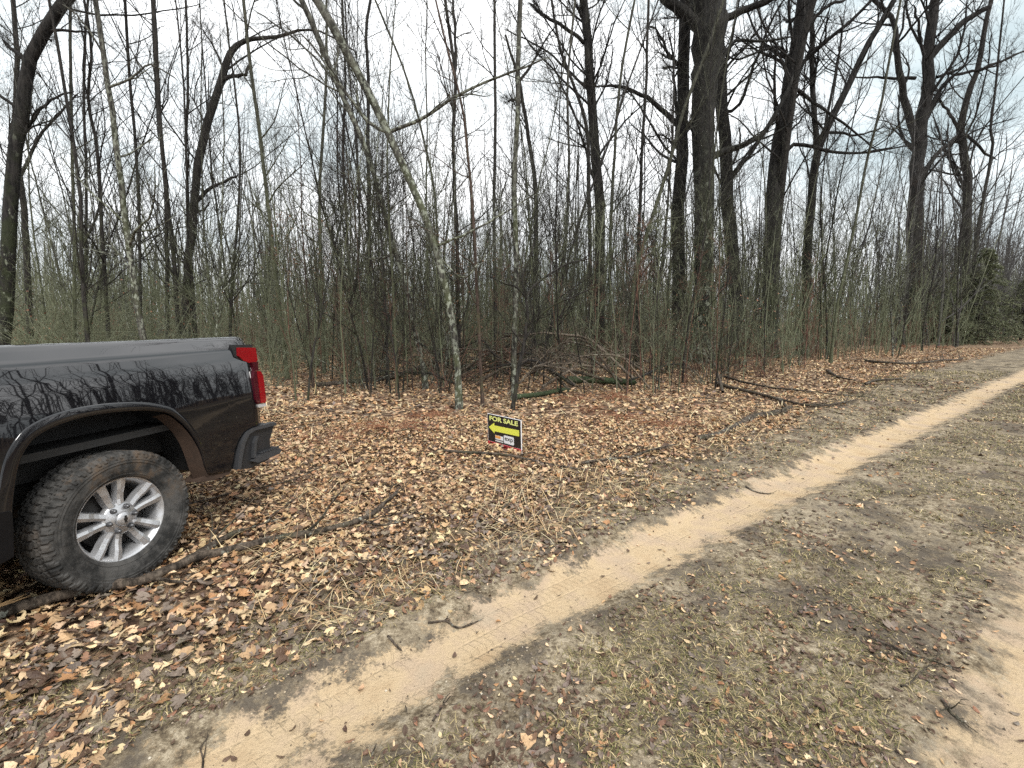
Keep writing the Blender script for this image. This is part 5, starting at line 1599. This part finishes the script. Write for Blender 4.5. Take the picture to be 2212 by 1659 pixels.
# mud caked inner lip behind the wheel
A3 = ARCH_S[[i for i in range(90) if ARCH_S[i, 0] > 0.30]]
rows = [0.012, 0.06, 0.10]
sh = [0.0, -0.02, -0.035]
Vv = np.array([[(a + s_ * min(1, max(0, (1.0 - b) * 3)), r, b - 0.012 + s_ * .5) for a, b in A3] for r, s_ in zip(rows, sh)]).reshape(-1, 3)
nc = len(A3); i, j = np.meshgrid(np.arange(nc - 1), np.arange(2))
link('muddy_lip', mesh_np('muddy_lip', Vv, [np.stack([j * nc + i, j * nc + i + 1, (j + 1) * nc + i + 1, (j + 1) * nc + i], -1).reshape(-1, 4)], RUST), truck)
bm = bmesh.new(); bm_prism(bm, [(.50, .447), (.56, .485), (.75, .448), (.735, .425), (.60, .425)], tl, 0.03, 0.16); bm_obj('muddy_skirt', bm, RUST, truck, bevel=.006)
# rocker / step end in front of the wheel
bm = bmesh.new(); bm_prism(bm, [(-.47, .43), (-.452, .60), (-.452, .64), (-.60, .655), (-3.2, .655), (-3.2, .40), (-.60, .40)], tl, -0.006, 0.10); bm_obj('rocker_panel', bm, FLARE, truck, bevel=.01)
# arch lip trim catching dust
# bumper
BP_ = [(.785, .445), (.90, .415), (1.08, .43), (1.12, .455), (1.115, .50), (1.12, .58), (1.165, .66), (1.18, .685), (1.17, .703), (.965, .70), (.90, .685), (.845, .615), (.815, .54)]
bm = bmesh.new(); bm_prism(bm, BP_, tl, 0.015, W_T - 0.015)
bump = bm_obj('rear_bumper', bm, PLAST, truck, bevel=0.012, seg=3)
bm = bmesh.new(); bm_prism(bm, [(.775, .45), (.80, .44), (.835, .545), (.865, .615), (.912, .675), (.97, .690), (1.175, .685), (1.185, .70), (1.17, .712), (.955, .712), (.89, .695), (.83, .62), (.80, .545)], tl, -0.008, 0.05)
bm_obj('bumper_edge', bm, GREYP, bump, bevel=0.006, seg=2)
bm = bmesh.new(); bm_prism(bm, [(.905, .47), (.955, .445), (1.17, .452), (1.195, .470), (1.19, .492), (1.14, .505), (.96, .497)], tl, -0.014, 0.16)
stp = bm_obj('step_pad', bm, GREYP, bump, bevel=0.008, seg=2)
bm = bmesh.new(); bm_prism(bm, [(.92, .49), (.945, .60), (.975, .645), (.99, .64), (.965, .59), (.945, .492)], tl, -0.01, 0.04); bm_obj('step_surround', bm, GREYP, bump, bevel=.005)
for k in range(8):
    bm = bmesh.new(); bm_box(bm, (1.0 + k * 0.024, 0.02, 0.508), (0.011, 0.075, 0.012)); bm_obj('step_rib', bm, GREYP, bump, bevel=.003)
# tow hook light bracket behind the bumper corner (a bit of hitch wiring)
P = resample(np.array([[1.16, .62, .60], [1.24, .6, .62], [1.25, .6, .56], [1.2, .6, .5]]), 10)[None]
link('hitch_loop', tube_mesh('hitch_loop', [(P, np.full((1, 10), .012), 8, False)], simple('hitch_metal', (.3, .3, .3), .4, .8)), truck)


# tail lights
def tail_light(mirror):
    yf = (lambda d: d) if not mirror else (lambda d: W_T - d)
    f = lambda a, b, d: (a + 0.014, yf(d + 0.16 * (a - 1.0)), b)
    root = empty('tail_light', parent=truck)
    def lens(name, pts, d0, d1, mat, bev):
        bm = bmesh.new(); bm_prism(bm, pts, f, d0, d1); return bm_obj(name, bm, mat, root, bevel=bev, seg=3, smooth_faces=False)
    lens('light_housing', [(.882, 1.336), (1.075, 1.330), (1.080, 1.20), (1.0, 1.182), (.935, 1.207), (.88, 1.25)], 0.040, 0.13, FRAME, .006)
    lens('upper_lens', [(.903, 1.315), (1.094, 1.305), (1.102, 1.209), (1.08, 1.193), (1.0, 1.195), (.942, 1.219), (.897, 1.257)], 0.024, 0.12, LENS, .009)
    lens('lens_neck', [(1.012, 1.198), (1.082, 1.198), (1.074, 1.16), (1.078, 1.128), (1.012, 1.133), (1.022, 1.16)], 0.006, 0.10, LENSD, .005)
    lens('lower_lens', [(1.038, 1.13), (1.078, 1.125), (1.102, 1.085), (1.104, .885), (1.09, .878), (1.04, .882)], -0.012, 0.09, LENS, .007)
    lens('side_lens', [(1.012, 1.132), (1.037, 1.13), (1.038, .882), (1.003, .885), (.987, .92), (.987, 1.082)], -0.009, 0.09, LENSD, .006)
    lens('reverse_lens', [(1.005, .878), (1.10, .872), (1.098, .850), (1.012, .855)], -0.008, 0.09, LENSW, .004)
    return root


tail_light(False); tail_light(True)


# wheels
def lathe(name, prof, n, mat, parent, disp=None):
    """prof: list of (r, y); axis along y"""
    pr = np.array(prof); th = np.arange(n) / n * 2 * math.pi
    Rr = np.repeat(pr[:, 0][:, None], n, 1); Yy = np.repeat(pr[:, 1][:, None], n, 1)
    if disp is not None: Rr, Yy = disp(Rr, Yy, th, pr)
    Vv = np.stack([Rr * np.cos(th)[None], Yy, Rr * np.sin(th)[None]], -1).reshape(-1, 3)
    m = len(pr)
    i, j = np.meshgrid(np.arange(n), np.arange(m - 1)); i2 = (i + 1) % n
    qd_ = np.stack([j * n + i, (j + 1) * n + i, (j + 1) * n + i2, j * n + i2], -1).reshape(-1, 4)
    return link(name, mesh_np(name, Vv, [qd_], mat), parent)


RT, RL = 0.384, 0.237
LUG = simple('lug_nut', (0.12, 0.12, 0.125), 0.35, 0.7)
EMB = simple('emblem_black', (0.012, 0.012, 0.012), 0.3)
DISC = simple('brake_disc', (0.045, 0.042, 0.04), 0.55, 0.6, noise=0.4)


def tread_disp(Rr, Yy, th, pr):
    Rr = Rr.copy(); Yy = Yy.copy()
    yc_ = pr[:, 1].mean()
    for k, (r, y) in enumerate(pr):
        d = abs(y - yc_)
        if r > RT - 0.0006:       # crown: staggered blocks with grooves between the rows
            row = int(d / 0.0255)
            ph = (th * 54 / (2 * math.pi) + (0.5 if row % 2 else 0.12) + 0.16 * np.sin(d * 140)) % 1
            Rr[k] -= 0.011 * (np.abs(ph - .5) < 0.13)
            if 0.0635 < d < 0.0665 or 0.0235 < d < 0.0262: Rr[k] -= 0.010
        elif r > RT - 0.042:      # shoulder lugs
            ph = (th * 54 / (2 * math.pi)) % 1
            sgn = 1 if y > yc_ else -1
            on = (np.abs(ph - .5) > 0.16) * (1.0 if r > RT - 0.022 else ((np.floor(th * 54 / (2 * math.pi)) % 2) > 0))
            Yy[k] += sgn * 0.0065 * on
            Rr[k] += 0.002 * on - 0.006 * (np.abs(ph - .5) < 0.12) * (r > RT - 0.012)
    return Rr, Yy


def make_wheel(loc, mirror=False, rz=0.0):
    root = empty('wheel', loc, (0, 0, math.pi if mirror else 0.0), truck)
    hw = 0.110
    yc = hw + 0.004
    half = [(0.232, 0.088), (0.240, 0.100), (0.250, 0.106), (0.253, 0.109), (0.256, 0.107), (0.275, 0.114), (0.30, 0.118), (0.312, 0.1185), (0.315, 0.1195), (0.318, 0.1225), (0.330, 0.121), (0.333, 0.1235), (0.342, 0.1215), (0.350, 0.1195), (0.358, 0.117), (0.366, 0.1135), (0.374, 0.107), (0.3795, 0.100), (0.383, 0.094)]
    crown = [(0.384, y) for y in (0.088, 0.076, 0.074, 0.066, 0.064, 0.050, 0.036, 0.034, 0.026, 0.024, 0.012, 0.002)]
    prof = [(r, yc - y) for r, y in half] + [(r, yc - y) for r, y in crown] + [(r, yc + y) for r, y in crown[::-1]] + [(r, yc + y) for r, y in half[::-1]]
    ty = lathe('tyre', prof, 432, TYRE, root, tread_disp)
    ty.data.polygons.foreach_set('use_smooth', np.zeros(len(ty.data.polygons), bool))
    # rim barrel + lip
    y0 = 0.022
    lip = [(0.195, y0 + 0.19), (0.200, y0 + 0.10), (0.206, y0 + 0.045), (0.214, y0 + 0.026), (0.222, y0 + 0.016), (0.228, y0 + 0.006), (0.236, y0 + 0.003), (0.239, y0 + 0.010), (0.238, y0 + 0.03)]
    rim = lathe('rim', lip, 96, ALLOY, root)
    hubp = [(0.0, y0 + 0.016), (0.048, y0 + 0.016), (0.055, y0 + 0.021), (0.085, y0 + 0.026), (0.094, y0 + 0.034), (0.096, y0 + 0.065)]
    lathe('rim_hub', hubp, 60, ALLOY, root)
    for k in range(5):
        th0 = rad(98) + k * 2 * math.pi / 5
        for sgn in (-1, 1):
            bm = bmesh.new()
            secs = []
            for t in np.linspace(0, 1, 6):
                r = 0.082 + (0.226 - 0.082) * t
                ang = th0 + sgn * (0.20 + 0.085 * t) if t > 0 else th0 + sgn * 0.22
                off = sgn * (0.019 + 0.030 * t) * 1.15
                # arms run nearly parallel, spreading slightly outwards
                cx = r * math.cos(th0) - off * math.sin(th0); cz = r * math.sin(th0) + off * math.cos(th0)
                tw = 0.0175 + 0.0075 * t ** 2                     # half width of the face
                bw = tw + 0.008
                yf = y0 + 0.020 - 0.014 * t + (0.006 if 0.1 < t < 0.5 else 0)
                ty = Vector((-math.sin(th0), 0, math.cos(th0)))
                C_ = Vector((cx, 0, cz))
                sec = [C_ + ty * (-bw) + Vector((0, yf + 0.04, 0)), C_ + ty * (-tw) + Vector((0, yf + 0.005, 0)), C_ + ty * (-tw * 0.25 * sgn) + Vector((0, yf - 0.002, 0)),
                       C_ + ty * tw + Vector((0, yf + 0.005, 0)), C_ + ty * bw + Vector((0, yf + 0.04, 0))]
                secs.append([bm.verts.new(p) for p in sec])
            for a, b in zip(secs[:-1], secs[1:]):
                for q_ in range(4): bm.faces.new((a[q_], a[q_ + 1], b[q_ + 1], b[q_]))
                bm.faces.new((a[4], a[0], b[0], b[4]))
            bm.faces.new(secs[0]); bm.faces.new(secs[-1][::-1])
            bm_obj('spoke', bm, ALLOY, root)
    for k in range(6):
        t_ = k * math.pi / 3 + rad(4)
        c_ = (0.069 * math.cos(t_), 0, 0.069 * math.sin(t_))
        pr = [(0.0, y0 - 0.006), (0.006, y0 - 0.005), (0.0105, y0 - 0.001), (0.0115, y0 + 0.008), (0.0135, y0 + 0.010), (0.0135, y0 + 0.03)]
        o = lathe('lug_nut', pr, 12, LUG, root); o.location = c_
    cap = lathe('centre_cap', [(0.0, y0 - 0.012), (0.02, y0 - 0.0105), (0.033, y0 - 0.006), (0.040, y0 + 0.001), (0.042, y0 + 0.02)], 40, ALLOY, root)
    bm = bmesh.new()
    a_ = 1.15
    pts_ = [(-.019, -.0055), (-.006, -.0055), (-.006, -.0095), (.006, -.0095), (.008, -.0055), (.0205, -.0055), (.019, .0055), (.006, .0055), (.006, .0095), (-.006, .0095), (-.008, .0055), (-.0205, .0055)]
    ca, sa = math.cos(a_ + .35), math.sin(a_ + .35)
    bm_prism(bm, [(x_ * ca - z_ * sa, x_ * sa + z_ * ca) for x_, z_ in pts_], tl, y0 - 0.0135, y0 - 0.004)
    bm_obj('emblem', bm, EMB, root)
    lathe('brake_disc', [(0.0, y0 + 0.10), (0.165, y0 + 0.10), (0.168, y0 + 0.12), (0.0, y0 + 0.13)], 48, DISC, root)
    lathe('rim_back', [(0.0, y0 + 0.17), (0.2, y0 + 0.17)], 32, FRAME, root)
    return root


HZ = 0.392
make_wheel((0.032, 0.016, HZ + 0.002))
make_wheel((0.005, W_T - 0.012, HZ), True)
make_wheel((-3.745, 0.03, HZ))
make_wheel((-3.745, W_T - 0.03, HZ), True)

# cab and front end (outside the picture, to the left)
bm = bmesh.new(); bm_prism(bm, [(-.76, .45), (-.76, 1.30), (-3.05, 1.27), (-3.1, .45)], tl, 0.02, W_T - 0.02); bm_obj('cab_body', bm, PAINT, truck, bevel=.04, seg=3)
bm = bmesh.new()
lo = [(-.78, 1.28), (-3.12, 1.26)]; hi = [(-1.0, 1.88), (-2.35, 1.90)]
vs = [bm.verts.new((lo[0][0], .06, lo[0][1])), bm.verts.new((lo[1][0], .06, lo[1][1])), bm.verts.new((lo[1][0], W_T - .06, lo[1][1])), bm.verts.new((lo[0][0], W_T - .06, lo[0][1])),
      bm.verts.new((hi[0][0], .24, hi[0][1])), bm.verts.new((hi[1][0], .24, hi[1][1])), bm.verts.new((hi[1][0], W_T - .24, hi[1][1])), bm.verts.new((hi[0][0], W_T - .24, hi[0][1]))]
for f_ in ((0, 1, 5, 4), (1, 2, 6, 5), (2, 3, 7, 6), (3, 0, 4, 7), (4, 5, 6, 7), (3, 2, 1, 0)): bm.faces.new([vs[k] for k in f_])
bm_obj('cab_roof', bm, PAINT, truck, bevel=.05, seg=3)
for (u0, u1) in ((-1.08, -1.72), (-1.80, -2.55)):
    for mir in (False, True):
        bm = bmesh.new()
        fy = lambda z: 0.06 + (z - 1.28) * 0.3
        P4 = [(u0, 1.34), (u1 - .25 * (u1 < -2), 1.34), (u1, 1.78), (u0, 1.78)]
        v4 = [bm.verts.new((a, (fy(b) - .012) if not mir else W_T - fy(b) + .012, b)) for a, b in P4]
        v5 = [bm.verts.new((a, (fy(b) + .01) if not mir else W_T - fy(b) - .01, b)) for a, b in P4]
        bm.faces.new(v4); bm.faces.new(v5[::-1])
        for k in range(4): bm.faces.new((v4[k], v5[k], v5[(k + 1) % 4], v4[(k + 1) % 4]))
        bm_obj('side_window', bm, GLASS, truck)
bm = bmesh.new(); v4 = [(-.865, .34, 1.42), (-.865, W_T - .34, 1.42), (-.985, W_T - .38, 1.80), (-.985, .38, 1.80)]
vs = [bm.verts.new(p) for p in v4] + [bm.verts.new((p[0] + .05, p[1], p[2])) for p in v4]
bm.faces.new(vs[:4]); bm.faces.new(vs[4:][::-1])
for k in range(4): bm.faces.new((vs[k], vs[4 + k], vs[4 + (k + 1) % 4], vs[(k + 1) % 4]))
bm_obj('rear_window', bm, GLASS, truck)
bm = bmesh.new(); bm_prism(bm, [(-3.05, 1.24), (-4.55, 1.15), (-4.66, 1.0), (-4.66, .55), (-4.35, .5), (-4.2, .85), (-3.95, .97), (-3.55, .97), (-3.3, .85), (-3.1, .5)], tl, 0.03, W_T - 0.03); bm_obj('front_body', bm, PAINT, truck, bevel=.03, seg=2)
bm = bmesh.new(); bm_prism(bm, [(-4.6, .45), (-4.82, .48), (-4.84, .70), (-4.6, .72)], tl, 0.06, W_T - 0.06); bm_obj('front_bumper', bm, GREYP, truck, bevel=.02)

# ------------------------------------------------------------------ tell look-alikes apart by their distance
by = {}
for o in SC.objects:
    if o.parent is None and 'label' in o and o.get('category') in ('sapling', 'shrub', 'seedling'):
        by.setdefault(o['label'], []).append(o)
for lab, L in by.items():
    words = {2: ('nearer one', 'farther one'), 3: ('nearest one', 'middle one', 'farthest one')}.get(len(L))
    if words and len(lab.split()) <= 14:
        for o, wd in zip(sorted(L, key=lambda o: o.location.y), words):
            o['label'] = lab + ', ' + wd
